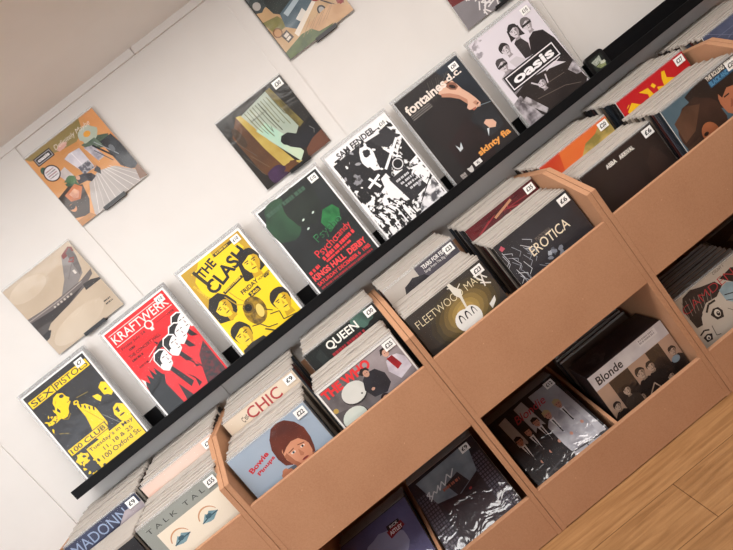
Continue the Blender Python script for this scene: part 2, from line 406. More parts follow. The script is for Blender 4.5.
# ---- printed posters ---------------------------------------------------------
K, Y, RD, W_ = '343438', 'F6CF1E', 'DE1F26', 'EDEBEA'
PW = .297; PH = 1.414
def art_yellow_black():
    A = Art(PW, 'F0EEEC', PH, .002); b = .022; G = '4E4C4A'
    A.rect(b, b, 1-b, PH-b, K+':2E2E30:30'); A.rect(.04, .10, .41, .205, Y); A.rect(.425, .10, .96, .205, Y)
    A.text('SEX', .065, .112, .33, .08, K, bold=.01); A.text('PISTOLS', .445, .112, .50, .08, K, bold=.01)
    for i in range(46): A.ell(.05+.22*random.random(), .40+.20*random.random(), random.uniform(.008,.02), random.uniform(.015,.035), random.choice([Y, Y, K]), random.random()*3, 7, wob=.4)
    # shaven head in profile, torso, raised arm
    A.poly([(.22,.47),(.24,.40),(.27,.36),(.28,.30),(.33,.25),(.40,.235),(.46,.27),(.47,.33),(.495,.37),(.47,.39),(.475,.42),(.44,.44),(.40,.47),(.37,.52),(.32,.55),(.25,.54)], Y)
    A.ell(.425, .295, .032, .024, K, .3); A.poly([(.26,.41),(.29,.38),(.30,.43),(.28,.46)], K); A.rect(.43, .40, .475, .408, K); A.line([(.30,.33),(.33,.30)], .008, 'B8981E')
    A.poly([(.24,.52),(.30,.57),(.38,.52),(.47,.54),(.50,.64),(.47,.90),(.05,.90),(.05,.62),(.12,.53)], K); A.line([(.10,.66),(.15,.69)], .012, '8A7A40'); A.line([(.16,.70),(.20,.73)], .012, '8A7A40'); A.line([(.25,.54),(.31,.58),(.38,.54)], .006, 'B8981E')
    A.poly([(.50,.50),(.60,.56),(.67,.68),(.67,.92),(.60,1.04),(.46,1.06),(.42,.98),(.47,.84),(.50,.70)], Y)
    for i in range(9): A.ell(.50+.018*i, .50+.022*i, .012, .028, Y if i % 2 else K, .4, 8); A.line([(.53+.012*i,.60+.03*i),(.56+.012*i,.66+.03*i)], .006, 'B8981E')
    A.ell(.515, .475, .035, .03, Y, wob=.2); A.ell(.52, .475, .018, .014, K); A.line([(.56,.43),(.72,.46)], .010, '8A7A40')
    A.poly([(.73,.54),(.80,.56),(.82,.62),(.77,.66),(.74,.60)], Y); A.poly([(.86,.50),(.93,.46),(.975,.50),(.975,.66),(.93,.68),(.90,.64),(.86,.62)], Y); A.poly([(.84,.42),(.975,.33),(.975,.47),(.90,.46)], K); A.ell(.92, .57, .02, .012, K)
    A.poly([(.80,.90),(.84,.82),(.91,.80),(.975,.86),(.975,1.02),(.90,1.06),(.82,1.02)], Y); A.poly([(.84,.86),(.90,.84),(.88,.92)], K); A.ell(.88, .96, .04, .012, K); A.ell(.87, .90, .02, .012, K); A.line([(.68,.80),(.82,1.08)], .006, '8A8A80')
    A.rect(.03, .885, .645, .995, K); A.rect(.045, .895, .63, .985, Y); A.text('100 CLUB', .07, .907, .54, .066, K, bold=.015)
    A.rect(.24, 1.03, .965, 1.37, Y); A.ell(.13, 1.10, .09, .08, Y, wob=.2)
    for i in range(22): A.ell(.04+.25*random.random(), 1.08+.28*random.random(), .018, .028, random.choice([Y, K]), random.random()*3, 7, wob=.4)
    A.text("Tuesday's in May", .26, 1.045, .69, .068, K, bold=.01)
    A.text('11, 18 & 25', .42, 1.135, .46, .06, K, bold=.01); A.text('100 Oxford St.', .34, 1.215, .60, .066, K, bold=.01)
    for i in range(30): A.ell(.05+.9*random.random(), .25+.7*random.random(), .004, .004, '8A7A40', 0, 5)
    return A
def art_red():
    A = Art(PW, 'F2F0EE', PH, .002); b = .025
    A.rect(b, b, 1-b, PH-b, RD)
    A.text('KRAFTWERK', .07, .10, .87, .12, 'F3DFDB', bold=.008)
    A.rect(.06, .075, .95, .083, 'F3DFDB'); A.rect(.06, .245, .95, .253, 'F3DFDB')
    A.ell(.56, .27, .06, .06, 'F3DFDB'); A.ell(.56, .27, .04, .045, RD); A.rect(.54, .31, .585, .36, 'F3DFDB')
    A.text('Friday July 24', .09, .29, .38, .045, '5A1014'); A.bars(.16, .36, .09, .03, '5A1014')
    A.text('THE CONCERT HALL', .10, .43, .50, .045, '3A0E10'); A.bars(.10, .50, .17, .03, '5A1014')
    A.text('1978', .83, .30, .1, .035, '5A1014'); A.text('8:00 P.M.', .12, .62, .15, .03, '3A0E10')
    A.line([(.64,.31),(.92,.31)], .008, '9A1A1E')
    # little plane
    A.line([(.30,.60),(.46,.545)], .007, 'F3DFDB'); A.line([(.26,.66),(.42,.60)], .007, 'F3DFDB')
    A.poly([(.38,.60),(.52,.53),(.60,.52),(.60,.55),(.54,.58),(.56,.65),(.50,.60),(.42,.63)], '1E1A1C')
    A.poly([(.48,.54),(.47,.47),(.51,.53)], '1E1A1C')
    # skyline
    A.poly([(.02,.98),(.06,.80),(.10,.88),(.13,.76),(.17,.86),(.20,.72),(.23,.84),(.26,.74),(.30,.88),(.36,.92),(.33,1.2),(.36,1.39),(.025,1.39)], '1B1B1D')
    A.poly([(.04,.76),(.07,.82),(.03,.90)], 'F3DFDB')
    # four men in a row, red shirts and black ties
    for cx, cy in ((.90,.50),(.79,.585),(.64,.66),(.43,.74)):
        A.poly([(cx-.10,cy+.14),(cx+.08,cy+.13),(cx+.30,cy+.24),(cx+.36,PH-.03),(cx-.14,PH-.03),(cx-.17,cy+.26)], RD)
        A.poly([(cx-.03,cy+.13),(cx+.03,cy+.13),(cx+.13,cy+.46),(cx+.06,cy+.50)], '241416')
        q = [(-.095,.02),(-.10,-.06),(-.05,-.125),(.03,-.13),(.08,-.09),(.085,0),(.095,.03),(.07,.05),(.06,.10),(.01,.13),(-.03,.15),(-.08,.10)]
        A.poly([(cx+x*1.12, cy+y*1.1) for x, y in q], 'F7EFEE')
        A.poly([(cx+x, cy+y) for x, y in ((-.09,.06),(-.10,-.06),(-.05,-.12),(.03,-.125),(.075,-.09),(.03,-.075),(-.01,-.05),(-.04,-.02),(-.05,.04),(-.07,.03))], '1E1A1C')
        A.rect(cx-.01, cy-.03, cx+.03, cy-.018, '3A3030'); A.rect(cx+.05, cy-.03, cx+.08, cy-.018, '3A3030')
        A.poly([(cx+.04,cy-.01),(cx+.065,cy+.045),(cx+.035,cy+.045)], 'B0A0A0'); A.rect(cx+.02, cy+.075, cx+.06, cy+.087, '3A2024')
    A.poly([(.82,.98),(.975,.86),(.975,1.39),(.66,1.39),(.74,1.16)], '5E1A1E:2A2022:60:.1')
    A.poly([(.66,.92),(.72,1.0),(.70,1.08),(.76,1.1),(.70,1.02)], '241416'); A.poly([(.54,1.06),(.60,1.16),(.57,1.3),(.63,1.28)], '241416')
    A.poly([(.38,1.10),(.46,1.39),(.33,1.39)], '241416')
    return A
def art_yellow_heads():
    A = Art(PW, 'F0EEEA', PH, .002); b = .03
    A.rect(b, b, 1-b, PH-b, Y); A.poly([(b,b),(.97,b),(.97,.36),(.72,.10),(.45,.22),(.15,.55),(b,.62)], 'C9A02A:B8942E:9')
    A.poly([(.12,.22),(.32,.03),(.52,.03),(.50,.12),(.86,.08),(.90,.24),(.22,.62),(.10,.40)], Y)
    A.rect(.14, .105, .46, .12, Y)
    for u0, v0, w, r in ((.06,.22,.30,1.35),(.52,.07,.30,-.03),(.32,.52,.33,-.1)):
        A.rect(u0, v0, u0+w, v0+.045, '3A3322', r)
    A.bars(.085, .24, .26, .028, 'D8B63A', rot=1.35)
    A.bars(.55, .08, .2, .024, 'D8B63A', rot=-.03); A.bars(.34, .535, .28, .024, 'D8B63A', rot=-.1)
    A.poly([(.63,.60),(.69,.40),(.78,.29),(.90,.28),(.96,.38),(.97,.60),(.80,.64),(.66,.63)], '2A2622')
    A.face(.85, .44, .15, 'F3CE30', '2A2622', .9, .15, shade='C79E1C')
    A.poly([(.04,.84),(.03,.60),(.12,.50),(.26,.50),(.34,.60),(.38,.74),(.32,.84),(.2,.9)], '2A2622')
    A.face(.20, .68, .14, 'F3CE30', '2A2622', .9, -.15, shade='C79E1C')
    A.face(.85, 1.08, .15, 'F3CE30', '2A2622', 1.0, .05, shade='C79E1C')
    A.face(.18, 1.12, .15, 'F3CE30', '2A2622', 1.0, .0, shade='C79E1C')
    A.poly([(.05,1.3),(.2,1.28),(.38,1.3),(.42,1.39),(.03,1.39)], '2A2622')
    A.text('THE', .20, .13, .27, .13, '24242A', rot=-.2, bold=.03)
    A.text('CLASH', .17, .33, .70, .19, '24242A', rot=-.24, bold=.03)
    A.text('FRIDAY', .50, .67, .27, .06, '24242A', rot=-.05, bold=.03); A.text('NOVEMBER', .78, .68, .19, .03, '24242A', rot=-.05)
    A.rect(.56, .75, .73, .82, '24242A', -.05); A.text('24th', .58, .762, .13, .045, Y); A.bars(.86, .70, .08, .03, '24242A')
    A.ell(.50, .98, .15, .19, 'B28C22:5E4A1C:30:.12', .2); A.ell(.45, .90, .055, .055, '1E1A16'); A.ell(.45, .90, .075, .075, '6A5218') 
    A.ell(.45, .90, .05, .05, '1E1A16'); A.ell(.55, 1.02, .05, .09, 'E2C468', .3); A.line([(.30,.60),(.36,.78),(.44,.84)], .012, 'B8942E')
    A.line([(.38,.58),(.42,.72),(.46,.80)], .010, 'B8942E')
    A.line([(.34,1.12),(.44,1.16),(.50,1.26),(.62,1.30)], .014, '3A3322'); A.line([(.62,1.14),(.74,1.18),(.72,1.30),(.90,1.34)], .014, '3A3322')
    A.line([(.60,1.04),(.68,1.12)], .014, '3A3322'); A.line([(.45,1.25),(.55,1.36)], .02, '3A3322')
    return A
def art_dark_green():
    A = Art(PW, 'F0F0F0', PH, .002); b = .022
    A.rect(b, b, 1-b, PH-b, '202324:2C3234:8:.2')
    A.ell(.22, .30, .22, .30, '22322A:35563F:7:.15', .3, wob=.08); A.ell(.55, .30, .25, .28, '1E2221:2A332E:8:.2', wob=.1)
    A.bars(.10, .10, .62, .055, '3E5A4A')
    A.poly([(.60,.62),(.72,.50),(.86,.52),(.90,.62),(.84,.72),(.62,.80)], '2E7A44:1E5A34:30:.15')
    for u, v in ((.44,.45),(.60,.45),(.42,.58)): A.ell(u, v, .022, .012, 'C8D8CE', -.3, 8)
    A.text('Psycho', .40, .70, .44, .14, '3C8A58', rot=-.12, bold=.0); A.text('Psycho', .408, .71, .42, .125, '20302A', rot=-.12, bold=-.012)
    A.text('Psycho', .28, .87, .36, .14, 'E23A40', rot=-.12, bold=.0); A.text('candy', .62, .83, .26, .12, 'E23A40', rot=-.12, bold=.0)
    A.bars(.32, .99, .55, .05, 'E23A40', rot=-.1); A.bars(.06, 1.04, .17, .045, 'E23A40', rot=-.1); A.bars(.34, 1.05, .42, .03, 'E23A40', rot=-.06)
    A.text('KINGS HALL  DERBY', .06, 1.10, .86, .085, 'F04A4C', bold=.035)
    A.text('SATURDAY DECEMBER 6  1985', .06, 1.21, .86, .055, 'E23A40', bold=.03)
    A.bars(.07, 1.29, .84, .028, 'A83038')
    return A
def art_collage():
    A = Art(PW, 'EDECEE', PH, .002); b = .02
    A.rect(b, .11, 1-b, PH-b, 'F2F1F2:1E1E20:42:.03')
    A.text('SAM FENDER', .15, .045, .60, .085, '26262A', rot=0, bold=.03)
    A.rect(.18, .14, .55, .17, '55555A')
    A.poly([(.03,.15),(.62,.13),(.74,.50),(.55,.72),(.30,.80),(.04,.55)], '26262A')
    A.poly([(.62,.17),(.90,.15),(.96,.36),(.76,.40),(.66,.30)], '323236')
    A.ell(.47, .32, .10, .16, 'F0EFF0', .2, wob=.15); A.ell(.48, .28, .05, .05, '2A2A2E', wob=.2); A.poly([(.40,.42),(.52,.44),(.50,.56),(.42,.52)], 'EDECEE')
    A.ell(.16, .48, .07, .08, '8A8A90:1E1E20:50:.05', wob=.2); A.rect(.55, .13, .78, .17, 'EDECEE', .1)
    for a, c, e, f in ((.55,.60,.92,.36),(.70,.36,.80,.62),(.22,.66,.44,.60),(.30,.56,.36,.74)): A.line([(a,c),(e,f)], .035, 'F4F3F4')
    A.poly([(.84,.50),(.98,.42),(.98,.70),(.86,.72)], '232326'); A.poly([(.05,.62),(.16,.60),(.18,.78),(.08,.80)], '232326')
    A.ell(.72, .64, .09, .09, '1E1E20'); A.ell(.72, .64, .075, .075, 'D8D8DA'); A.ell(.72, .64, .06, .06, '232326')
    A.poly([(.42,.66),(.52,.64),(.56,.98),(.44,1.02),(.36,.90)], 'EDECEE')
    A.poly([(.50,.74),(.78,.74),(.86,1.10),(.56,1.14)], '3A3A3E:2A2A2E:20')
    for i in range(4): A.bars(.56+.03*i, .80+.06*i, .20, .03, 'D0D0D4')
    for i in range(9): A.line([(.06+.05*i, .98+.02*(i%3)), (.10+.05*i, 1.1), (.08+.055*i, 1.32)], .018, 'F2F1F2' if i % 2 else '1E1E20')
    A.poly([(.80,.78),(.96,.82),(.97,1.0),(.84,1.04),(.88,.90)], 'F0EFF0'); A.poly([(.62,1.18),(.97,1.06),(.97,1.39),(.56,1.39)], 'E8E7EA:55555A:26:.06')
    A.line([(.60,1.26),(.97,1.02)], .014, '1E1E20')
    for i in range(60):
        u, v = random.uniform(.05,.93), random.uniform(.15,1.36); s = random.uniform(.012,.035)
        A.ell(u, v, s, s*.6, random.choice(['F2F1F2','1E1E20','F2F1F2','2A2A2E','9A9AA0']), random.random()*3, 6, wob=.5)
    return A
def art_dark_profile():
    A = Art(.31, '1F1D1E:2A2728:6:.2', 1.36, .002); S = 'D9AE96'; S2 = 'B8846C'; S3 = '8A5A48'
    A.poly([(.66,0),(1,0),(1,.74),(.88,.62),(.80,.40),(.72,.2)], '1C2129:2A333E:6')
    for i in range(12): A.line([(.40+.03*i, .34-.02*i), (.50+.03*i, .05+.005*i)], .005, random.choice(['4A4644','3A3634','5E5854']))
    A.poly([(.52,.25),(.60,.19),(.69,.17),(.76,.21),(.785,.30),(.80,.38),(.84,.48),(.865,.57),(.88,.66),(.85,.70),(.78,.68),(.71,.65),(.70,.61),(.735,.585),(.755,.54),(.70,.43),(.62,.35),(.55,.30)], S)
    A.poly([(.55,.27),(.64,.33),(.72,.42),(.77,.53),(.74,.58),(.70,.47),(.62,.38),(.53,.31)], S2)
    A.poly([(.65,.23),(.72,.215),(.775,.26),(.78,.33),(.73,.345),(.675,.30)], S3); A.ell(.72, .285, .045, .022, '2A1A16', .9); A.line([(.66,.21),(.76,.215)], .014, '3A2620')
    A.poly([(.80,.60),(.85,.60),(.86,.65),(.82,.67)], S2); A.ell(.845, .645, .016, .010, '4A2A22'); A.poly([(.74,.66),(.80,.665),(.79,.69),(.75,.69)], 'A8604E')
    A.line([(.84,.68),(.99,.73)], .008, '7A8A94'); A.ell(.40, .62, .30, .34, '1F1B1C:2C2627:5:.2')
    A.poly([(.81,.68),(.99,.76),(.95,1.06),(.72,1.08),(.70,.88),(.60,.76)], '24262A:323438:8')
    A.poly([(.75,.89),(.80,.87),(.87,.92),(.885,.98),(.84,1.02),(.77,.98)], S); A.poly([(.56,.72),(.64,.76),(.60,.84),(.56,.80)], S3)
    A.poly([(.20,.86),(.62,.68),(.70,1.1),(.62,1.34),(.18,1.34)], '1C1818:302224:4')
    A.poly([(.29,.89),(.315,.95),(.37,.90),(.345,.98),(.29,.99)], 'C8D0D4'); A.poly([(.74,.97),(.77,.98),(.70,1.06)], 'D0D6DA')
    A.text('fontaines', .055, .125, .62, .125, 'E9DCD2', rot=-.02, bold=.03); A.text('d.c.', .71, .125, .22, .09, 'E9DCD2', bold=.03)
    for i in range(3): A.bars(.07, .262+.026*i, .30, .012, '8A8480')
    A.text('skinty fia', .46, 1.11, .50, .11, 'E8A050', bold=.035)
    A.rect(.10, 1.225, .175, 1.30, 'B0A8A4:6A6462:120'); A.poly([(.22,1.21),(.26,1.22),(.30,1.21),(.29,1.27),(.26,1.30),(.23,1.27)], 'C8C4C0'); A.rect(.33, 1.20, .44, 1.26, 'E8E4E0'); A.text('XL', .36, 1.213, .05, .035, '222222', bold=.03)
    return A
def art_band_bw():
    A = Art(PW, 'DAD4DC', PH, .002)
    G = 'CFC8CE'; D_ = '2A2426'
    for u, v in ((.06,.08),(.12,.04),(.93,.10),(.04,.2)): A.ell(u, v, .06, .04, '9A949A:D8D2DA:40:.1', wob=.3)
    # standing bodies
    A.poly([(.50,.36),(.60,.30),(.66,.46),(.60,.62),(.50,.60)], '3A3436:2A2426:16'); A.poly([(.70,.42),(.80,.38),(.92,.44),(.98,.62),(1,1.05),(.72,.80),(.6,.6)], '2E2829:221C1E:10')
    A.poly([(.08,.62),(.22,.56),(.34,.66),(.34,1.0),(.1,.98)], 'B4AEB4:5A5458:18'); A.poly([(.30,.50),(.42,.50),(.50,.60),(.34,.66)], 'C8C2C8')
    A.face(.60, .22, .085, G, D_, 1.2, .1, shade='9A9296'); A.face(.79, .25, .085, G, '6A6466', .8, 0, shade='9A9296')
    A.rect(.72, .235, .86, .265, D_); A.face(.36, .34, .08, G, D_, 1.1, -.1, shade='9A9296'); A.face(.20, .48, .085, G, '4A4446', 1.0, 0, shade='9A9296')
    A.rect(.13, .475, .27, .505, D_)
    A.poly([(.10,.90),(.34,.84),(.60,.88),(.96,.98),(1,1.3),(.90,1.41),(.30,1.41),(.12,1.2)], '342C2A:241E1E:9:.2')
    A.poly([(.0,.98),(.14,.94),(.24,1.41),(0,1.41)], 'B8B2B8:5A5458:22:.1'); A.poly([(.86,1.06),(1,1.0),(1,1.2),(.92,1.18)], 'C8C2C8:6A6468:26:.1')
    A.poly([(.10,1.02),(.20,1.0),(.34,1.3),(.28,1.34)], 'C0BABF:6A6466:30:.1'); A.line([(.62,.90),(.88,.86)], .012, 'E8E2E6')
    A.face(.47, .98, .075, G, D_, 1.0, 0, shade='9A9296'); A.line([(.36,.90),(.44,1.0)], .02, G); A.line([(.58,.92),(.54,1.04)], .02, G)
    A.line([(.3,1.12),(.7,1.2),(.9,1.3)], .008, '6A5E58'); A.line([(.4,1.02),(.8,1.06)], .008, '6A5E58')
    # logo plate
    A.rect(.10, .62, .93, .86, '1C1A1C'); A.rect(.12, .64, .91, .84, 'E8E4E8'); A.rect(.135, .655, .895, .825, '1C1A1C')
    A.text('oasis', .19, .675, .66, .125, 'F2F0F2', bold=.035)
    return A

# ---- record covers -------------------------------------------------------------
def art_room():
    A = Art(LP, 'D89C62:C88C54:5')
    A.poly([(0,0),(.80,0),(.74,.14),(.60,.20),(.40,.17),(.04,.06)], '8E8050:A08858:6'); A.poly([(.86,0),(1,0),(1,.42),(.92,.32),(.84,.15)], 'DE9C64:D08C50:5'); A.poly([(.40,.17),(.62,.20),(.60,.26),(.36,.22)], 'C88A50')
    A.poly([(.62,.26),(.84,.28),(.96,.34),(.86,.46),(.66,.36)], '3E4E40:627260:10'); A.ell(.77, .21, .12, .095, 'A8B4A0:BCC4B8:9', wob=.1); A.ell(.76, .20, .045, .035, 'E2A040'); A.poly([(.68,.28),(.80,.28),(.82,.40),(.70,.36)], '4A5A4C:6E8070:14')
    A.poly([(.33,.25),(.42,.22),(.60,.25),(.62,.59),(.42,.57)], 'C8905C'); A.poly([(.36,.27),(.44,.25),(.58,.27),(.58,.56),(.44,.54)], 'D8D4DC:BCB8C4:24'); A.line([(.47,.26),(.49,.55)], .010, 'E8E4E8'); A.rect(.42, .44, .57, .55, '5E5E68:A8A8B0:70:.05')
    A.poly([(.18,.36),(.30,.34),(.33,.54),(.22,.55)], 'CFC6C4:B8AEAE:20'); A.poly([(.62,.30),(.72,.34),(.76,.52),(.66,.52)], 'D0CCD4:8A8894:34')
    A.poly([(.17,.50),(.30,.52),(.30,.66),(.18,.64)], '466A48:2E4A34:16'); A.ell(.26, .50, .07, .045, '5A7A54:3A5A3C:20', .3, wob=.3)
    A.poly([(.40,.66),(.58,.61),(.77,.68),(.86,.78),(1,.92),(1,1),(.20,1),(.30,.80)], 'B9B2AE:A29A96:6')
    for i in range(9): A.line([(.48+.03*i,.64),(.26+.09*i,1)], .005, random.choice(['E4DEDA','D0C8C4']))
    A.poly([(.82,.36),(.98,.36),(1,.5),(1,.88),(.90,.82),(.83,.72)], '24262A:3E4248:16'); A.line([(.72,.34),(.84,.58),(.86,.76)], .022, '1E2024'); A.line([(.76,.32),(.90,.60)], .010, '9AA0A4'); A.line([(.70,.40),(.80,.62)], .010, '4A4E54'); A.ell(.88, .50, .03, .05, '6A7076')
    A.poly([(.32,.50),(.42,.53),(.50,.58),(.52,.64),(.44,.66),(.40,.62),(.30,.60)], '232128:34323A:20'); A.ell(.34, .53, .025, .028, 'C89A80'); A.poly([(.54,.58),(.60,.54),(.62,.60),(.58,.66)], '3A3A3E'); A.ell(.585, .545, .015, .018, 'B88A70')
    A.poly([(0,.58),(.18,.54),(.33,.62),(.28,.80),(.16,.95),(0,.88)], '2E2420:44342A:12'); A.poly([(.08,.60),(.26,.56),(.31,.64),(.20,.74),(.09,.70)], 'C87440:A85C2E:14')
    A.poly([(.13,.62),(.22,.60),(.25,.66),(.19,.71),(.14,.69)], 'E2B090:B8785A:26'); A.ell(.06, .77, .04, .05, 'C88A60'); A.ell(.06, .755, .042, .03, '2E221C'); A.poly([(0,.92),(.18,.93),(.22,1),(0,1)], 'B88048:9A6A3C:10'); A.poly([(.94,.84),(1,.82),(1,1),(.90,.98)], '7A5A44')
    A.ell(.085, .24, .04, .05, '3E5A48'); A.ell(.14, .31, .10, .10, '3A3236'); A.ell(.14, .31, .086, .086, 'DAD6D8')
    for i in range(4): A.bars(.08, .26+.028*i, .12, .014, '7A7076' if i % 2 else '9A6A74')
    A.rect(.07, .06, .31, .165, '1C1A1E'); A.rect(.083, .073, .297, .152, 'C8C4C8'); A.rect(.09, .08, .29, .145, '1C1A1E'); A.text('oasis', .105, .088, .165, .042, 'F2F0F2', bold=.03)
    A.ell(.44, .14, .07, .035, 'D8A89C', -.1, wob=.2); A.text('Definitely Maybe', .35, .075, .52, .075, 'EEE2D4', shear=.3, bold=-.008)
    return A
def art_tail():
    A = Art(LP, 'C4B29C:B09E88:3:.25')
    A.ell(.45, .84, .40, .14, 'CDBEAA:BCAA94:4', -.1); A.ell(.25, .16, .26, .12, 'CDBEAA:BCAA94:4')
    A.poly([(.82,.09),(.95,.05),(.985,.08),(.955,.21),(.88,.40),(.72,.48),(.50,.47),(.66,.33)], '86807E:6E6866:6'); A.poly([(.82,.09),(.95,.05),(.985,.08),(.975,.13),(.81,.14)], '7A3A38')
    A.poly([(.88,.10),(.955,.07),(.955,.2),(.90,.36),(.84,.40)], '6A6462:5A5452:9')
    A.poly([(0,.44),(.20,.46),(.43,.465),(.80,.46),(.985,.42),(.96,.48),(.78,.55),(.51,.60),(.22,.635),(0,.62)], '5C5452:6E6664:6:.2')
    A.poly([(0,.50),(.3,.53),(.6,.53),(.78,.52),(.5,.60),(.2,.64),(0,.62)], '3A3434:2E2828:7'); A.line([(.0,.475),(.44,.49),(.8,.475)], .010, 'A09690')
    A.poly([(.79,.51),(.90,.52),(1,.565),(1,.59),(.77,.59)], '35302F'); A.poly([(0,.66),(.08,.66),(.13,.71),(.06,.77),(0,.78)], '2E2A2A'); A.poly([(0,.60),(.22,.62),(.10,.69),(0,.70)], '4A4442')
    for i in range(6): A.rect(.34+.05*i, .505, .365+.05*i, .53, 'B8AEA4'); A.line([(.30+.05*i,.47),(.30+.05*i,.50)], .004, '8A807A')
    A.poly([(.83,.20),(.88,.17),(.93,.19),(.88,.24)], '8A3C38'); A.poly([(.85,.20),(.88,.185),(.91,.195),(.88,.215)], '6A6462'); A.text('1', .80, .31, .03, .05, 'D0C8C0'); A.line([(.7,.36),(.9,.2)], .004, '5A5452')
    A.bars(.84, .82, .10, .018, '2A2A2A'); A.bars(.84, .86, .10, .018, '2A2A2A'); return A
def art_window():
    A = Art(LP, '1E1C19:2C2823:4:.2')
    A.poly([(.06,.25),(.25,.08),(.30,.58),(.34,.95),(.2,1),(.08,.8)], '6A4426:4A3222:6'); A.poly([(.25,.08),(.31,.10),(.50,.92),(.60,1),(.36,1),(.29,.58)], 'A88A3C:C4AE5C:8')
    A.poly([(.31,.11),(.75,.05),(.80,.62),(.68,.70),(.56,.98),(.40,.55)], '96A698:B4BCAC:5:.2'); A.poly([(.34,.36),(.50,.34),(.60,.62),(.66,.90),(.56,.97),(.46,.70)], 'A8CCB8:C4D4B8:10')
    for i in range(10): A.line([(.36+.042*i,.11),(.38+.042*i,.34+.05*(i % 4)),(.40+.042*i,.42+.06*(i % 3))], random.uniform(.006,.014), random.choice(['5E6450','6E6E4A','4A4E40']))
    A.poly([(.73,.05),(.80,.05),(.88,.62),(.80,.64)], '8A7C40:4A4428:14'); A.poly([(.80,.05),(1,.04),(1,.6),(.88,.62)], '201F1E:2C2B2A:6')
    A.poly([(.50,.64),(.55,.59),(.64,.60),(.72,.68),(.84,.66),(1,.60),(1,.86),(.80,.90),(.66,.86),(.56,.76)], '17181A:22242A:9'); A.ell(.56, .66, .055, .06, '131416')
    A.poly([(.70,.90),(.84,.84),(1,.82),(1,1),(.66,1)], '4A2C24:6A4434:6'); A.ell(.22, .93, .13, .09, '4A3054:2E2234:9', wob=.2); A.ell(.42, .95, .10, .06, '7A4A28:5A3A24:9', wob=.2); A.ell(.13, .3, .05, .14, '3A2A1C:4A3826:9')
    A.bars(.36, .23, .24, .014, '5A5E54'); A.line([(.90,.70),(.93,.76),(.90,.80)], .005, '8A8A8A'); A.line([(.04,.25),(.16,.60)], .005, '5A564E'); A.line([(.03,.5),(.10,.85)], .004, '5A564E'); A.line([(.1,.55),(.2,.8)], .004, '7A6A54'); return A
def art_garden():
    A = Art(LP, 'C8A67C:B4926A:7')
    A.rect(0, 0, 1, .34, '5C6468:8A9294:5'); A.ell(.34, .30, .20, .26, '23292A:323A38:14', wob=.1); A.ell(.08, .26, .1, .1, '2E3638:4A5456:14', wob=.1); A.ell(.07, .27, .05, .05, 'B8B4B0')
    A.poly([(0,.46),(.2,.5),(.26,.66),(.05,.66)], '8A8450:6E6C40:12'); A.poly([(.24,.50),(.62,.40),(.72,.50),(.70,.62),(.30,.76),(.20,.66)], '4A5E6A:5E727C:12')
    A.poly([(.28,.52),(.60,.43),(.62,.48),(.30,.58)], 'A8B8C0'); A.poly([(.36,.66),(.50,.60),(.52,.68),(.40,.74)], 'D8D4CC'); A.poly([(.24,.78),(.66,.60),(.68,.64),(.26,.84)], 'E0D6C8')
    A.ell(.08, .66, .06, .06, '7A5230'); A.ell(.08, .66, .045, .045, 'B88A5C'); A.rect(.10, .70, .20, .82, '3A2C26', -.2); A.rect(.12, .72, .18, .76, 'D8CCC0', -.2); A.rect(.12, .77, .18, .80, 'D8CCC0', -.2)
    A.ell(.72, .56, .08, .09, '8A2A28:6A2020:12'); A.ell(.68, .76, .055, .06, '26242A'); A.ell(.68, .76, .035, .04, 'A8A4A0'); A.poly([(.62,.56),(.74,.50),(.90,.62),(.80,.70)], '8E2E2C'); A.ell(.94, .80, .05, .05, '9A3A34:6A2A28:20', wob=.2); A.line([(.74,.66),(.92,.90)], .018, '3A2A26')
    A.poly([(0,.90),(.30,.84),(.60,.88),(.78,.94),(.6,1),(0,1)], '5E6E3C:465632:20'); A.poly([(.4,.8),(.8,.76),(1,.92),(1,1),(.5,.94)], 'CCA47A:B88E64:12')
    for i in range(7): A.line([(.30+.06*i,.88),(.50+.06*i,.76+.02*(i%2))], .005, '9A7A54')
    A.rect(0, 0, .012, 1, '2A2622'); A.rect(0, .99, 1, 1, '3A342E')
    return A
def art_scribble():
    A = Art(LP, '7E7A7E:8E8A8E:5'); A.poly([(0,.45),(.4,.5),(.3,.70),(0,.66)], '6E2A2C'); A.poly([(.3,.4),(1,.4),(1,1),(.55,1),(.5,.8)], '34302E:26302C:8'); A.poly([(.62,.70),(.78,.62),(.80,.92),(.70,.96)], '4E1E22')
    A.line([(.62,1),(1,.62)], .05, '8A868A'); A.rect(0, 0, 1, .45, '5E4040:3A3A3C:4')
    for i in range(34):
        u, v = .30+.3*random.random(), .62+.3*random.random(); a = random.random()*3.1
        A.line([(u,v),(u+.14*math.cos(a),v+.10*math.sin(a))], .018, 'E6E2E2')
    return A
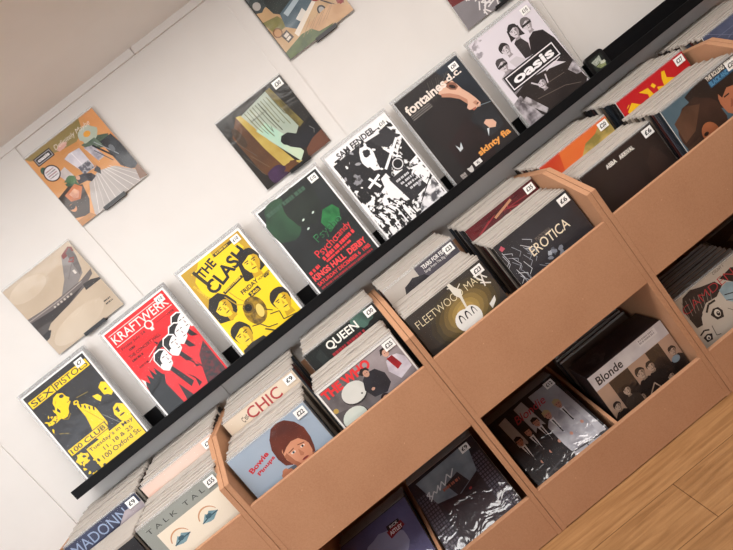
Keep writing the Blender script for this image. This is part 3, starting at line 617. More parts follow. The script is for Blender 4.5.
def art_red_hair():
    A = Art(LP, '92A5B8:A6B3C2:3:.25'); A.poly([(.10,.60),(.44,.46),(.8,.5),(1,.74),(1,1),(0,1)], '6A6E78:50545E:6')
    A.poly([(.54,.42),(.74,.44),(.80,.7),(.48,.7)], 'B07050:9A6044:8')
    A.poly([(.42,.32),(.43,.20),(.48,.10),(.56,.02),(.64,.0),(.73,.03),(.80,.11),(.84,.22),(.83,.34),(.80,.44),(.77,.50),(.70,.46),(.50,.46),(.44,.42)], '54261E:6E3426:16')
    A.poly([(.50,.28),(.57,.21),(.68,.21),(.75,.29),(.775,.38),(.76,.46),(.71,.53),(.63,.56),(.56,.53),(.51,.46),(.485,.38)], 'CB8968:DA9E7E:6'); A.poly([(.485,.34),(.53,.32),(.55,.44),(.60,.54),(.55,.52),(.50,.44)], 'A8694E')
    A.poly([(.50,.31),(.54,.21),(.64,.18),(.76,.26),(.78,.36),(.72,.27),(.64,.25),(.57,.27)], '54261E:6E3426:16')
    A.line([(.545,.335),(.62,.325)], .010, '6A3A2C'); A.line([(.67,.325),(.745,.345)], .010, '6A3A2C'); A.ell(.59, .36, .028, .013, 'E8DAD0'); A.ell(.705, .365, .026, .013, 'E8DAD0'); A.ell(.59, .36, .012, .013, '3A4650'); A.ell(.705, .365, .012, .013, '3A2A24')
    A.poly([(.65,.36),(.675,.435),(.65,.45),(.625,.435)], 'B47456'); A.ell(.65, .485, .04, .012, '9A4A40'); A.ell(.65, .482, .03, .004, '6A2A26')
    A.ell(.40, .53, .075, .085, 'C48060:A8694E:9', wob=.1); A.poly([(.30,.66),(.40,.60),(.5,.62),(.55,.8),(.28,.9)], '5A2A22:3A2020:8')
    A.text('Bowie', .11, .215, .27, .06, 'C42C34', rot=-.22, bold=.035); A.text('Pinups', .16, .295, .25, .055, 'C42C34', rot=-.22, bold=.035)
    return A
def art_drums():
    A = Art(LP, 'EDEAE6'); A.rect(.02, .02, .98, .98, '565254:7A7476:16:.2'); A.poly([(.45,.03),(.98,.03),(.98,.6),(.6,.5)], 'A49A9C:867E82:16:.2'); A.poly([(.02,.3),(.2,.35),(.3,.6),(.02,.7)], '4A4648:5E5A5C:14')
    A.text('THE WHO', .035, .03, .60, .11, 'E2363A', bold=.05)
    A.ell(.32, .25, .145, .125, '2E2C2E'); A.ell(.32, .24, .14, .115, 'D0D2CC:DCDCD6:12'); A.ell(.17, .47, .15, .12, '2E2C2E'); A.ell(.17, .46, .14, .11, 'CCD6CE:D8DED4:12'); A.ell(.05, .28, .028, .028, 'B89A50'); A.ell(.38, .30, .01, .01, '3A3A3A')
    A.poly([(.42,.30),(.47,.20),(.54,.16),(.64,.18),(.70,.28),(.69,.40),(.60,.46),(.46,.42)], '222226:32323A:16'); A.poly([(.47,.13),(.52,.09),(.58,.11),(.59,.16),(.54,.14),(.50,.17)], '2A2424'); A.ell(.54, .165, .033, .04, 'C89A84'); A.ell(.53, .16, .006, .004, '2A2020'); A.ell(.553, .16, .006, .004, '2A2020'); A.ell(.50, .34, .02, .016, 'C89A84')
    A.poly([(.74,.30),(.78,.20),(.84,.17),(.92,.20),(.975,.28),(.97,.40),(.80,.44)], 'DCD6DE:B8B0BC:24'); A.poly([(.77,.12),(.80,.06),(.87,.06),(.89,.12),(.87,.14),(.80,.11)], '241C1C'); A.ell(.83, .125, .034, .042, 'D8A892'); A.ell(.82, .12, .006, .004, '2A2020'); A.ell(.843, .12, .006, .004, '2A2020'); A.poly([(.80,.18),(.87,.18),(.90,.32),(.83,.34)], 'B0282E:8A1E26:20')
    A.ell(.54, .50, .05, .055, '2A2022'); A.ell(.545, .515, .038, .045, 'C89A84'); A.line([(.52,.51),(.57,.51)], .012, '2A2022'); A.poly([(.44,.58),(.66,.56),(.7,.8),(.42,.8)], '3A1E22'); return A
def art_gold():
    A = Art(LP, '2E2C2C:403C38:4:.2')
    for i in range(7): A.ell(.56, .34, .44-.055*i, .30-.036*i, ('453E32:3E3930:5','52482F:4A4232:5','665737:5C4F35:5','7E6A40:72603C:5','967E4A:8A7444:5','AA9052:A0864C:5','BC9F5C:B29656:5')[i], -.12, 26, wob=.03)
    A.text('FLEETWOOD MAC', .05, .10, .86, .085, 'E8DCB8', rot=.0, bold=-.012)
    A.poly([(.56,.0),(.59,-.01),(.61,.06),(.65,.13),(.62,.19),(.595,.31),(.575,.31),(.59,.19),(.56,.13)], 'E4E0D4'); A.line([(.60,.06),(.54,.03)], .01, 'E4E0D4'); A.line([(.62,.10),(.68,.07)], .01, 'E4E0D4')
    for a in ((.84,.10,.90,.22),(.88,.09,.95,.20),(.92,.12,.88,.26),(.86,.2,.95,.27)): A.line([(a[0],a[1]),(a[2],a[3])], .014, 'E8E6DE')
    A.ell(.50, .42, .115, .12, 'EFEDE8', .1); A.ell(.60, .42, .09, .11, 'EFEDE8', -.1)
    for u, w in ((.47,.045),(.55,.045),(.63,.035)):
        A.ell(u, .42, w*.7, .085, '26262A', 0, 16, 180, 360); A.ell(u+.003, .428, w*.48, .072, 'EFEDE8', 0, 16, 180, 360)
    A.rect(.42, .425, .67, .50, 'EFEDE8'); A.poly([(.80,.44),(.90,.40),(.88,.45),(.80,.50)], 'E8E6DE'); A.poly([(.4,.72),(.9,.62),(1,1),(.3,1)], '2A2422:5A3028:8'); return A
def art_feathers():
    A = Art(LP, '2B2A2E:38373C:5:.2')
    for i in range(30):
        u, v = random.uniform(.02,.36), random.uniform(.08,.6); a = random.uniform(.3,1.5)
        A.line([(u,v),(u+.10*math.cos(a),v+.12*math.sin(a)),(u+.14*math.cos(a+.5),v+.16*math.sin(a))], .006, random.choice(['C4C8D0','9A9EA8','DADCE0']))
    for i in range(14):
        u, v = random.uniform(.42,.62), random.uniform(.40,.56); A.ell(u, v, .03, .02, random.choice(['8A8E98','B4B8C0','5E626C']), random.random()*3, 8, wob=.4)
    A.text('MADONNA', .42, .20, .2, .045, '8A7E74', bold=-.01); A.text('EROTICA', .29, .245, .52, .11, 'EFE3C8', rot=-.03, bold=.005, shear=.1); A.poly([(.04,.06),(.08,.04),(.1,.09),(.05,.1)], 'C05A6A')
    return A
def art_brown():
    A = Art(LP, '2A1F1B:352823:4:.2'); A.text('ABBA', .31, .075, .14, .05, 'F6F2EA', bold=.03); A.text('ARRIVAL', .49, .08, .20, .05, 'F6F2EA', bold=.03)
    A.ell(.4, .5, .2, .25, '3A2A24:2E2220:5', wob=.2); A.ell(.8, .45, .12, .2, '3A2A24:2E2220:6', wob=.2); return A
def art_blue_heads():
    A = Art(LP, '4E6470:5E7682:5'); A.poly([(.30,.04),(.50,0),(1,0),(1,.7),(.78,.6),(.5,.3),(.34,.24)], '33261F:28201C:7:.2')
    A.ell(.74, .36, .15, .2, 'C07A58:A86848:6', .1, wob=.04); A.poly([(.60,.14),(.82,.16),(.92,.3),(.74,.24),(.64,.30)], '2E221C'); A.rect(.66, .30, .73, .315, '2A1C16'); A.rect(.79, .30, .86, .315, '2A1C16'); A.poly([(.66,.44),(.72,.36),(.74,.44)], 'A05E44'); A.ell(.72, .50, .05, .016, '7A3830')
    A.ell(.30, .40, .28, .30, '4A3228:2E221C:7:.2', .3, wob=.08); A.poly([(.05,.2),(.25,.12),(.4,.2),(.2,.4),(.04,.44)], '6A4A38:4E3628:8'); A.ell(.33, .52, .10, .12, 'B06A44:9A5A3C:8'); A.ell(.28, .5, .03, .02, '2A1C16')
    A.poly([(.02,.5),(.2,.48),(.3,.8),(0,.8)], '4E3A2E:3A2A22:9')
    A.text('THE ROLLING STONES', .60, .015, .39, .05, 'F2ECE0', bold=.03); A.rect(.60, .075, .98, .145, '2E5878'); A.text('BLACK AND BLUE', .61, .08, .36, .055, '5A94BC', bold=.04)
    return A
def art_eyes():
    A = Art(LP, '8E928C:989C96:3'); A.text('T A L K   T A L K', .07, .07, .84, .05, '3A3C3A', bold=.0)
    A.rect(.13, .17, .97, .90, 'EADFCC'); A.poly([(.13,.6),(.97,.6),(.97,.9),(.13,.9)], 'E4C8A8:EADFCC:3')
    for u, v in ((.30,.36),(.66,.36)):
        A.ell(u, v-.0, .115, .12, 'C8946C', 0, 18, 190, 345); A.ell(u+.003, v+.008, .108, .112, 'EADFCC', 0, 18, 185, 350)
        A.poly([(u-.10,v+.02),(u-.02,v-.05),(u,v-.03),(u+.03,v-.055),(u+.11,v+.0),(u+.02,v+.05),(u-.02,v+.05)], '6A8C98:88A8B0:30'); A.line([(u-.10,v+.02),(u,v+.0),(u+.11,v)], .012, '2E4A58'); A.ell(u, v-.01, .035, .025, '3A5A68')
    return A
def art_script():
    A = Art(LP, 'D8C6B0:DECDB9:4'); A.text('C\'est', .19, .085, .09, .07, '6A5A50', rot=-.3, shear=.3); A.text('CHIC', .29, .035, .46, .14, 'A83A3C', bold=.01)
    A.ell(.5, .5, .3, .2, '9A7A6A:B89A88:5', wob=.1); A.rect(0, .0, 1, .012, 'B8A490'); return A
def art_green_stage():
    A = Art(LP, '17191A:232A29:6:.2'); A.ell(.80, .08, .16, .10, '4A6A60:2A3A36:16:.1', wob=.2); A.text('QUEEN', .27, .04, .44, .12, 'F0EEE6', bold=.02); A.bars(.27, .19, .46, .045, 'A02A34')
    A.poly([(.1,.1),(.2,.05),(.22,.3),(.12,.3)], '262E2E'); A.ell(.5, .55, .4, .22, '2A3430:1E2624:8', wob=.1); return A
def art_grey_head():
    A = Art(LP, 'B4ACA4:C0B8B0:3'); A.rect(.45, 0, 1, .30, '46424A:55515A:4'); A.text('TEARS FOR FEARS', .53, .035, .38, .05, 'F0EEEA', bold=.02); A.text('Songs From The Big Chair', .53, .10, .38, .045, 'E0DCD8', bold=0)
    A.ell(.38, .34, .22, .26, '26252A:3A383C:18:.1', -.3, wob=.05); A.ell(.42, .52, .16, .22, 'B89A88'); return A
def art_crimson():
    A = Art(LP, '6E1A22:4E161E:9:.15')
    for i in range(22): A.line([(random.random(), .3*random.random()), (random.random(), .05+.4*random.random())], .012, random.choice(['8A2630','3A1218','9A3038']))
    A.line([(.38,.10),(.66,.04)], .03, 'C08A6A'); return A
def art_orange():
    A = Art(LP, 'D85A28:E27A3A:3:.2'); A.poly([(0,0),(.3,0),(.16,.5),(0,.6)], 'C83E26:D85A2A:5'); A.poly([(.5,.22),(.62,.12),(.78,.10),(.9,.03),(1,.04),(1,.4),(.6,.5)], '8A7C3E:C8A860:16:.1'); A.poly([(.3,.45),(.6,.3),(.6,.5)], '6A5A30'); return A
def art_red_yellow():
    A = Art(LP, 'B8141C:C21C22:4')
    A.poly([(.06,.18),(.16,.12),(.24,.20),(.36,.22),(.42,.18),(.38,.30),(.2,.34),(.08,.26)], 'F2BE1C'); A.poly([(.30,.08),(.42,.10),(.44,.20),(.56,.22),(.50,.28),(.36,.26),(.38,.16)], 'F2BE1C')
    A.poly([(.52,.16),(.60,.20),(.62,.12),(.66,.05),(.70,.06),(.68,.14),(.76,.20),(.80,.28),(.60,.32),(.50,.26)], 'F2BE1C'); A.poly([(.46,.10),(.50,.09),(.52,.14),(.48,.15)], 'F2BE1C'); A.poly([(.2,.3),(.8,.26),(.7,.5),(.3,.5)], 'F2BE1C'); A.line([(.08,.14),(.12,.12)], .01, 'F2BE1C'); return A
def art_blue_letters():
    A = Art(LP, '2E3044:3E4460:7:.2'); A.text('MADONNA', .05, .045, .86, .13, '8E9EBC', bold=.0); A.poly([(.60,.22),(.78,.10),(1,.12),(1,.5),(.6,.5)], '8A8088:B0A4A8:10:.15'); A.ell(.3, .3, .3, .1, '26263A:343850:10', wob=.2); return A
def art_pink():
    A = Art(LP, 'DDC0B0:E2CABC:3'); [A.poly([(.30+.055*i,.25),(.315+.055*i,.225),(.335+.055*i,.25)], '3A3034') for i in range(5)]; A.ell(.1, .2, .2, .08, 'E0B8A8:DDC0B0:5', wob=.1); return A
def art_slate():
    A = Art(LP, '3E4660:5C6480:9:.2'); [A.line([(random.random(),random.random()*.5),(random.random(),random.random()*.5)], .008, '727A94') for i in range(18)]; return A
def art_suits():
    A = Art(LP, '1E1C20:28262A:5:.2')
    A.poly([(.10,.08),(.22,.06),(.24,.60),(.12,.60)], 'B8B2B2'); A.poly([(.36,.05),(.50,.03),(.54,.60),(.38,.60)], 'B4AEB0'); A.poly([(.60,.04),(.95,.05),(.98,.95),(.60,.9)], '9A989E:B8B6BC:7')
    for n, (u, v) in enumerate(((.16,.42),(.31,.39),(.46,.36),(.62,.38),(.80,.35))):
        w = n > 2; c = '1A181C' if not w else 'BEBCC2:8E8C94:16'
        A.poly([(u-.04,v+.07),(u+.04,v+.07),(u+.10,v+.13),(u+.11,v+.40),(u+.08,1),(u-.08,1),(u-.10,v+.40),(u-.10,v+.13)], c); A.poly([(u-.03,v+.07),(u+.03,v+.07),(u+.005,v+.30)], 'E2E0E2'); A.line([(u,v+.09),(u,v+.28)], .016, '161418')
        A.poly([(u-.048,v+.01),(u-.04,v-.06),(u+.01,v-.075),(u+.046,v-.04),(u+.046,v+.02)], '221A1A' if not w else 'B8A078'); A.poly([(u-.036,v-.02),(u+.036,v-.02),(u+.034,v+.04),(u,v+.075),(u-.034,v+.04)], 'C08A78'); A.rect(u-.025, v, u-.008, v+.007, '2A1A1A'); A.rect(u+.008, v, u+.025, v+.007, '2A1A1A'); A.ell(u, v+.045, .012, .004, '7A3A3A'); A.ell(u+.05, v+.36, .018, .022, 'C08A78')
    A.line([(.0,.97),(.4,.9),(1,.97)], .02, '3A383C'); A.text('Blondie', .27, .14, .46, .11, 'B83A48', rot=-.02, shear=.3, bold=.005); return A
def art_heads_grid():
    A = Art(LP, '1E1A22:242028:4')
    for s in (0, 1):
        for i in range(5):
            for j in range(17): A.rect(.02+s*.78+.037*i, .22+.045*j, .045+s*.78+.037*i, .25+.045*j, '4E4854')
    A.poly([(.24,.20),(.78,.20),(.78,1),(.24,1)], '16121A:2A1820:5'); A.poly([(.1,.05),(.9,.03),(.8,.4),(.5,.5),(.2,.42)], '5A6470:8A949C:9:.15')
    A.poly([(.40,.30),(.60,.26),(.66,.44),(.46,.5)], '26242A'); A.line([(.15,.32),(.19,.24),(.14,.26),(.20,.31),(.15,.35),(.24,.27),(.26,.31),(.32,.24),(.31,.31),(.38,.23),(.39,.30),(.48,.20),(.50,.27),(.58,.19)], .014, 'D8DCE0'); A.bars(.34, .32, .24, .035, 'A05A4A'); A.ell(.62, .52, .02, .015, '8A2A30'); return A
def art_badge():
    A = Art(LP, '6E6C94:3E3A5C:3:.2'); A.ell(.5, .4, .3, .22, '9A9AB4:7A7898:4', wob=.06)
    A.face(.36, .42, .10, 'B87A60', '241C1E', 1.1); A.poly([(.15,.62),(.3,.54),(.45,.54),(.6,.66),(.6,1),(.1,1)], '1E1C22')
    A.rect(.62, .16, .80, .30, '1A1418', .05); A.poly([(.60,.22),(.82,.20),(.84,.28),(.62,.32)], '7A1A26'); A.text('RICK', .66, .175, .12, .035, 'E8DCDC', bold=.02); A.text('ASTLEY', .63, .235, .18, .05, 'E8DCDC', bold=.03); return A
def art_ink_face():
    A = Art(LP, 'B8AFA2:C4BAAD:5'); A.poly([(.04,.14),(.12,.03),(.24,.01),(.36,.06),(.52,.11),(.56,.20),(.44,.26),(.30,.24),(.20,.30),(.16,.42),(.05,.40)], '2A2422:3A3230:22')
    for i in range(8): A.line([(.08+.05*i,.06+.012*i),(.05+.045*i,.26)], .006, '8A8078')
    A.poly([(.16,.34),(.28,.25),(.46,.27),(.62,.40),(.66,.62),(.5,.8),(.3,.82),(.12,.66),(.08,.5)], 'C6BCAF:BEB4A7:8')
    A.line([(.24,.33),(.31,.27),(.40,.28)], .024, '2A2422'); A.poly([(.26,.38),(.32,.34),(.38,.36),(.40,.42),(.37,.49),(.29,.47)], '2A2422'); A.ell(.335, .41, .035, .045, 'D8D0C4'); A.ell(.34, .42, .02, .028, '2A2422'); A.ell(.345, .41, .007, .008, 'D8D0C4')
    A.line([(.03,.49),(.10,.47),(.15,.50)], .018, '2A2422'); A.poly([(.04,.53),(.10,.52),(.15,.55),(.12,.61),(.05,.60)], '2A2422'); A.ell(.09, .565, .025, .025, 'D8D0C4'); A.ell(.09, .57, .012, .014, '2A2422'); A.line([(.20,.48),(.18,.60),(.23,.62)], .010, '6A625A'); A.line([(.46,.44),(.50,.50)], .007, '6A625A')
    A.poly([(.50,.22),(.62,.20),(.74,.28),(.72,.42),(.58,.46),(.50,.36)], '7A929C:9AB0B8:14'); A.poly([(.58,.12),(.76,.10),(.90,.2),(.80,.34),(.68,.24)], '2A2422'); A.line([(.52,.30),(.66,.36)], .012, '2A2422'); A.line([(.50,.36),(.64,.44)], .008, '2A2422')
    A.text('CAMDEN', .03, .12, .72, .095, 'B0383E', rot=-.03, bold=-.015); A.text('COUNT 1', .55, .015, .15, .03, '4A4240', bold=.01); return A
def art_night():
    A = Art(LP, '1E1412:2E1E1A:6:.2'); A.ell(.5, .3, .2, .2, '3A2A20:4A3A2C:7', wob=.2); A.ell(.6, .5, .1, .1, '8A3A30', wob=.2); A.ell(.25, .2, .1, .05, '4A4038', wob=.3); return A

# ---------------------------------------------------------------- posters on the ledge
LEAN = .11
def stickpos(**k): return k
POST = [(-.190, art_yellow_black, 'yellow and black concert poster, leftmost on the black ledge', '£7', 'yellow and black poster at the left end', 4),
        (.198, art_red, 'red concert poster with four pale faces in a row, on the black ledge', '£10', 'red poster with four pale faces', 4),
        (.568, art_yellow_heads, 'yellow concert poster with four dark-haired heads, on the black ledge', '£10', 'yellow poster with four heads', 3),
        (.949, art_dark_green, 'dark green poster with red block lettering, on the black ledge', '£10', 'dark green poster', 2),
        (1.290, art_collage, 'black and white collage poster on the black ledge', '£10', 'black and white collage poster', 2),
        (1.636, art_dark_profile, 'dark poster with a face in profile and white blackletter title, on the ledge', '£30', 'dark poster with the face in profile', 3),
        (2.007, art_band_bw, 'pale grey poster of a band behind a black name plate, rightmost on the ledge', '£10', 'pale grey band poster', 3)]
BACK_MESH = {}
for i, (x, art, lab, price, short, n) in enumerate(POST):
    A = art(); W, H = A.W, A.W*A.h; yb, zb = -.100, 1.0875
    album('poster', A, lab, 'poster', x, yb, zb, LEAN, price=price, over=.014, th=.002, part='print', seed=i+20, plast=P_POST, edge=.009, wav=.0003,
          sk=dict(w=.036, h=.028, dx=.018, dy=.016, rot=0))
    for k in range(n):
        t = thing('poster', ORD[k]+' spare poster standing behind the '+short, 'poster', group='spare posters behind the '+short)
        t.location = (x+random.uniform(-.002, .003), yb+.0075*(k+1), zb); t.rotation_euler = (-LEAN+.004*(k+1), 0, 0)
        key = (round(W, 3), round(H, 3))
        if key not in BACK_MESH:
            bm = bmesh.new(); box(bm, 0, 0, 0, W, .0018, H)
            BACK_MESH[key] = (mesh('print', bm, ink('ECEAEA')), sleeve_mesh(W, H, .0018, .014, P_POST, seed=90, e=.009, wav=.0003, topmat=P_RIM))
        obj('print', BACK_MESH[key][0], t); obj('plastic_sleeve', BACK_MESH[key][1], t)

# small rounded black picture block at the right of the posters
blk = thing('picture_block', 'small rounded black square with a pale green picture, on the ledge', 'ornament', (2.362, -.045, 1.0855), (-.10, 0, 0))
bm = bmesh.new(); S = .093; rr = .018; ring = []
for cx, cz, a0 in ((S-rr, rr, -90), (S-rr, S-rr, 0), (rr, S-rr, 90), (rr, rr, 180)):
    for j in range(6): a = math.radians(a0+18*j); ring.append((cx+rr*math.cos(a), cz+rr*math.sin(a)))
a = [bm.verts.new((x, 0, z)) for x, z in ring]; b = [bm.verts.new((x, .016, z)) for x, z in ring]
bm.faces.new(a); bm.faces.new(b[::-1])
for j in range(len(ring)): bm.faces.new((a[j], b[j], b[(j+1) % len(ring)], a[(j+1) % len(ring)]))
obj('case', mesh('case', bm, M_CLIP), blk, .002)
A = Art(.062, '1A1C1C:2A3430:40', 1, .0006, '1A1C1C'); A.poly([(.1,.2),(.8,.1),(.75,.5),(.2,.55)], 'C8CCC0:8A9484:160'); A.poly([(.2,.6),(.9,.5),(.85,.9),(.4,.85)], 'B4BE86:5E6A48:160'); A.ell(.75, .6, .2, .1, 'D0D4C0', wob=.3)
o = obj('picture', A.done('picture'), blk); o.location = (.016, -.0008, .014)

# ---------------------------------------------------------------- albums clipped on the wall
CLIPLAB = 'black wall clip holding the '
def on_wall(art, x, ztop, lab, price, clip, short, sk=None, tilt=0):
    album('record_album', art(), lab, 'record', x, -.0125, ztop-LP, 0, roll=tilt, price=price, sk=sk, over=.005)
    c = thing('record_clip', CLIPLAB+short, 'wall clip', (x+LP*clip, 0, ztop-LP))
    bm = bmesh.new(); box(bm, -.05, -.0175, -.008, .05, -.001, -.0035); obj('ledge', mesh('ledge', bm, M_CLIP), c)
    bm = bmesh.new(); box(bm, -.05, -.0195, -.008, .05, -.0175, .006); obj('lip', mesh('lip', bm, M_CLIP), c)
on_wall(art_room, .4055, 2.1877, 'orange room-scene album cover hung highest at the left of the wall', None, .5, 'orange room-scene cover')
on_wall(art_tail, .0120, 1.8636, 'beige album cover of an aircraft tail fin, hung lowest on the wall', None, .56, 'beige aircraft tail cover')
on_wall(art_window, 1.0432, 1.865, 'dark album cover of a curtained window, hung above the green poster', '£30', .52, 'dark curtained window cover')
on_wall(art_garden, 1.425, 2.196, 'album cover of a garden with a pale car, cut by the top of the photo', None, .56, 'garden and car cover')
on_wall(art_scribble, 2.062, 1.870, 'grey and red album cover with white scribbled lettering, above the rightmost poster', None, .6, 'grey scribbled cover')

# ---------------------------------------------------------------- records in the racks
EDGES = ['D0C8BC', '3A3836', '2C2A2A', '4A3A30', 'A89C8E', '1E1E22', '6A5C50', '2A3038', '4A4E56', '4E2422', '3A342E', '8A8076']
CARD = []
for i, e in enumerate(EDGES):
    bm = bmesh.new(); box(bm, 0, 0, 0, LP, .0055, LP); CARD.append(mesh('record_sleeve', bm, ink(e)))
FILM = [sleeve_mesh(LP, LP, .0055, .006, P_CLEAR, front_gap=.0052, wav=.0014, seed=s, topmat=P_TOP, nx=20) for s in range(5)]
FILM_D = [sleeve_mesh(LP, LP, .0055, .004, P_CLEAR, front_gap=.0012, wav=.001, seed=50+s, topmat=P_DIM, nx=20) for s in range(3)]
src = bpy.data.objects.new('record', CARD[0]); srcf = bpy.data.objects.new('plastic_sleeve', FILM[0])
def filed(x, y, z, lean, label, group, dim=False, yaw=0, cards=None):
    o = src.copy(); o.data = random.choice(cards or CARD); COL.objects.link(o)
    o.location = (x, y, z); o.rotation_euler = (-lean, 0, yaw)
    f = srcf.copy(); f.data = random.choice(FILM_D if dim else FILM); COL.objects.link(f); f.parent = o
    tag(o, label, 'record', group); return o
def stack(x, y0, y1, z0, n, short, lean0=.02, xr=LP, cards=None):
    """n sleeves filed one behind the other from y0 (front) back to y1"""
    grp = 'records filed behind the '+short
    p = (y1-y0)/n
    for k in range(n):
        y = y0+p*(k+.85); 
        filed(x+random.uniform(-.004, .005), y, z0+(y-y0)*.075+random.uniform(-.003, .003), lean0+random.uniform(-.006, .006)*(1-k/n), ORD[k]+' sleeved record filed behind the '+short, grp, yaw=random.uniform(-.006, .006), cards=cards)
def front(art, x, y, ztop, lean, lab, price, cat='record', plast=P_CLEAR, sk=None, seed=1):
    z = ztop-LP*math.cos(lean)
    return album('record', art(), lab, cat, x, y, z, lean, plast=plast, price=price, sk=sk, seed=seed, over=.006)
REAR = [(art_blue_letters, -.31, -.28, .989, 'dark blue cover with large pale lettering, leftmost in the back row', '£9', 'dark blue cover with large pale lettering'),
        (art_pink, .03, -.28, .985, 'plain pale pink cover in the back row, left of the first wooden partition', '£22', 'plain pale pink cover'),
        (art_script, .397, -.28, .981, 'beige cover with red capital lettering in the back row', '£9', 'beige cover with red capitals'),
        (art_green_stage, .774, -.275, .990, 'near-black cover with white capitals in the back row', '£30', 'near-black cover with white capitals'),
        (art_grey_head, 1.14, -.275, .990, 'pale grey cover with a dark head of hair in the back row', '£23', 'pale grey cover with the dark head'),
        (art_crimson, 1.518, -.25, .972, 'creased crimson cover in the back row', '£35', 'creased crimson cover'),
        (art_orange, 1.879, -.25, .985, 'orange cover with a sandy hillside in the back row', '£20', 'orange cover'),
        (art_red_yellow, 2.248, -.26, .998, 'bright red cover with yellow lettering shapes in the back row', '£27', 'bright red and yellow cover'),
        (art_slate, 2.64, -.28, .990, 'slate blue cover in the back row at the right edge', None, 'slate blue cover')]
FRONT = [(art_eyes, .03, -.475, .920, .03, 'grey cover with two painted blue eye shapes in the front row', '£55', 'grey cover with painted eyes'),
         (art_red_hair, .3946, -.475, .911, .03, 'pale blue cover with a red-haired head, in the front row', '£22', 'pale blue cover with the red-haired head'),
         (art_drums, .757, -.475, .903, .03, 'white-edged cover with drums and red capitals, in the front row', '£25', 'white-edged cover with drums'),
         (art_gold, 1.138, -.475, .912, .03, 'dark gold cover with a white disc and long lettering, in the front row', '£23', 'dark gold cover'),
         (art_feathers, 1.52, -.455, .905, .08, 'black cover with silvery drawing and cream capitals, in the front row', '£6', 'black cover with silvery drawing'),
         (art_brown, 1.908, -.425, .900, .07, 'plain dark brown cover with small white lettering, in the front row', '£6', 'plain dark brown cover'),
         (art_blue_heads, 2.232, -.475, .918, .03, 'blue cover with brown-haired heads, front row at the right edge', '£20', 'blue cover with brown-haired heads')]
for i, (art, x, y, zt, lab, price, short) in enumerate(REAR):
    front(art, x, y, zt, .02, lab, price, plast=P_CRINK if i == 5 else P_CLEAR, seed=i)
    stack(x, y+.002, -.030, zt-LP, 15, short)
for i, (art, x, y, zt, lean, lab, price, short) in enumerate(FRONT):
    front(art, x, y, zt, lean, lab, price, plast=P_CRINK if i in (3, 4) else P_CLEAR, seed=10+i)
    stack(x, y+.002, REAR[i+1][2]-.018, zt-LP, 12, short, lean0=lean)
# front pile of the far left rack, its front cover out of view
for k in range(12):
    filed(-.31+random.uniform(-.005, .005), -.46+.0138*k, .598+.001*k, .03, ORD[k]+' sleeved record from the front in the pile at the bottom left corner', 'records in the front pile at the bottom left corner', cards=CARD[2:7])

# ---- the lower bins: covers lying far back
def pile(art, x, y, z, lean, lab, price, short, n, plast=P_SHRINK, shift=.011, sk=None, seed=3):
    album('record', art(), lab, 'record', x, y, z, lean, plast=plast, price=price, seed=seed, sk=sk, over=.006)
    c, s = math.cos(lean), math.sin(lean)
    for k in range(1, n+1):
        dn, du = .0088*k, shift*k
        filed(x+random.uniform(-.004, .004), y+c*dn+s*du, z-s*dn+c*du, lean, ORD[k-1]+' sleeved record lying under the '+short, 'records lying under the '+short, dim=True, cards=DARK)
DARK = [CARD[2], CARD[3], CARD[5], CARD[8], CARD[10], CARD[4]]
pile(art_badge, .402, -.482, .132, 1.0, 'violet-grey cover with a small dark red name badge, in a lower bin', None, 'violet-grey cover with the red badge', 6)
pile(art_heads_grid, .752, -.482, .156, 1.0, 'black cover with a grid of small squares down each side, in a lower bin', '£9', 'black cover with the grid of squares', 7, sk=dict(dx=.03, dy=.012))
pile(art_suits, 1.143, -.482, .150, 1.055, 'black cover with a row of figures in suits and red script, in a lower bin', '£12', 'black cover with the row of suits', 6, sk=dict(dx=.012, dy=.012))
pile(art_night, 2.262, -.482, .170, 1.03, 'dark brown cover at the right edge of the lower bins', None, 'dark brown cover at the right edge', 5, shift=.008)
album('record', art_ink_face(), 'beige cover with an ink-drawn face and red lettering, upright in a lower bin', 'record', 1.902, -.482, .044, .085, plast=P_CLEAR, seed=8)
for k in range(8):
    filed(1.895+random.uniform(-.004, .004), -.464+.02*k, .036+.002*k, .10+.012*k, ORD[k]+' sleeved record filed behind the beige ink-drawn cover', 'records behind the beige ink-drawn cover', dim=True, cards=[CARD[4], CARD[10], CARD[2], CARD[6]])

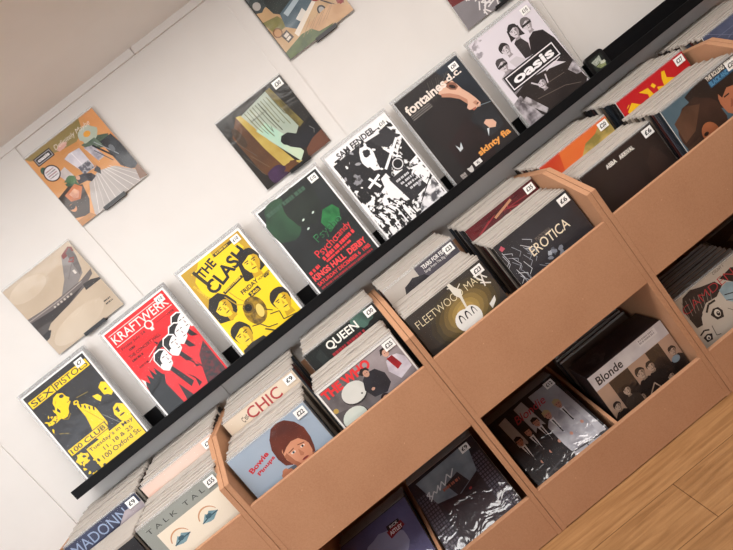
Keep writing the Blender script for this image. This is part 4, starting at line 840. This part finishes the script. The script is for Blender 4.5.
# ---- boxed set
bs = thing('box_set', 'thick shrink-wrapped box with a white band and tan pictures, in a lower bin', 'box set', (1.508, -.44, .0215))
BW, BH, BD = .330, .309, .145
bm = bmesh.new(); box(bm, 0, .0002, 0, BW, BD, BH); obj('box', mesh('box', bm, ink('241C1C:30272A:20')), bs, .0015)
A = Art(BW, 'B89A86:A88A76:5', BH/BW, .0002, '241C1C')
A.rect(0, 0, 1, .185, 'D4D2D4:BEBCC2:12:.15'); A.text('Blonde', .06, .05, .34, .10, '2A2A2E', bold=.02, shear=.1)
A.rect(.66, .02, .90, .10, 'DAD8DA'); A.bars(.67, .03, .2, .02, '9A989C'); A.bars(.67, .06, .2, .02, '9A989C')
A.rect(.16, .19, .42, .94, '2A221E:362C26:10'); A.rect(.66, .19, .84, .94, '2A221E:362C26:10')
for u, v, r in ((.09,.46,.05),(.50,.33,.062),(.36,.56,.055),(.63,.34,.055),(.92,.36,.05),(.75,.58,.05),(.27,.38,.055)):
    dk = .16 < u < .42 or .66 < u < .84
    A.poly([(u-r*1.9,v+.5),(u-r*1.8,v+r*2.2),(u-r*.8,v+r*1.3),(u+r*.8,v+r*1.3),(u+r*1.8,v+r*2.2),(u+r*1.9,v+.5)], '241E1C' if not dk else '3C322C')
    A.face(u, v, r, 'B8A08E', '221B19', 1.0, random.uniform(-.2, .2), shade='8A7464')
A.line([(.46,.60),(.56,.52),(.60,.62)], .014, 'B8A08E'); A.line([(.50,.66),(.62,.60)], .012, 'B8A08E')
A.ell(.90, .46, .05, .04, '8A9CA8')
o = obj('front_print', A.done('front_print', 2), bs); o.location = (0, -.0004, 0)
bm = bmesh.new()
for (u, v, r) in ((.2,.05,.02),(.24,.04,.016),(.28,.06,.02),(.18,.08,.02),(.26,.09,.018)):
    vs = [bm.verts.new((BW*u+r*.6+r*math.cos(a)*random.uniform(.7,1.2), v+r*.8*math.sin(a), BH+.0004)) for a in [i*.5236 for i in range(12)]]; bm.faces.new(vs)
obj('lid_print', mesh('lid_print', bm, ink('4A4446:2E282A:40')), bs)
bm = bmesh.new(); box(bm, -.0012, -.0016, -.0008, BW+.0012, BD+.0012, BH+.0016); obj('shrink_wrap', mesh('shrink_wrap', bm, P_SHRINK), bs)
for k in range(5):
    filed(1.512+random.uniform(-.004, .004), -.278+.022*k, .0235, .10+.03*k, ORD[k]+' dark record filed behind the thick box with the white band', 'dark records behind the box', dim=True, cards=DARK[:3])
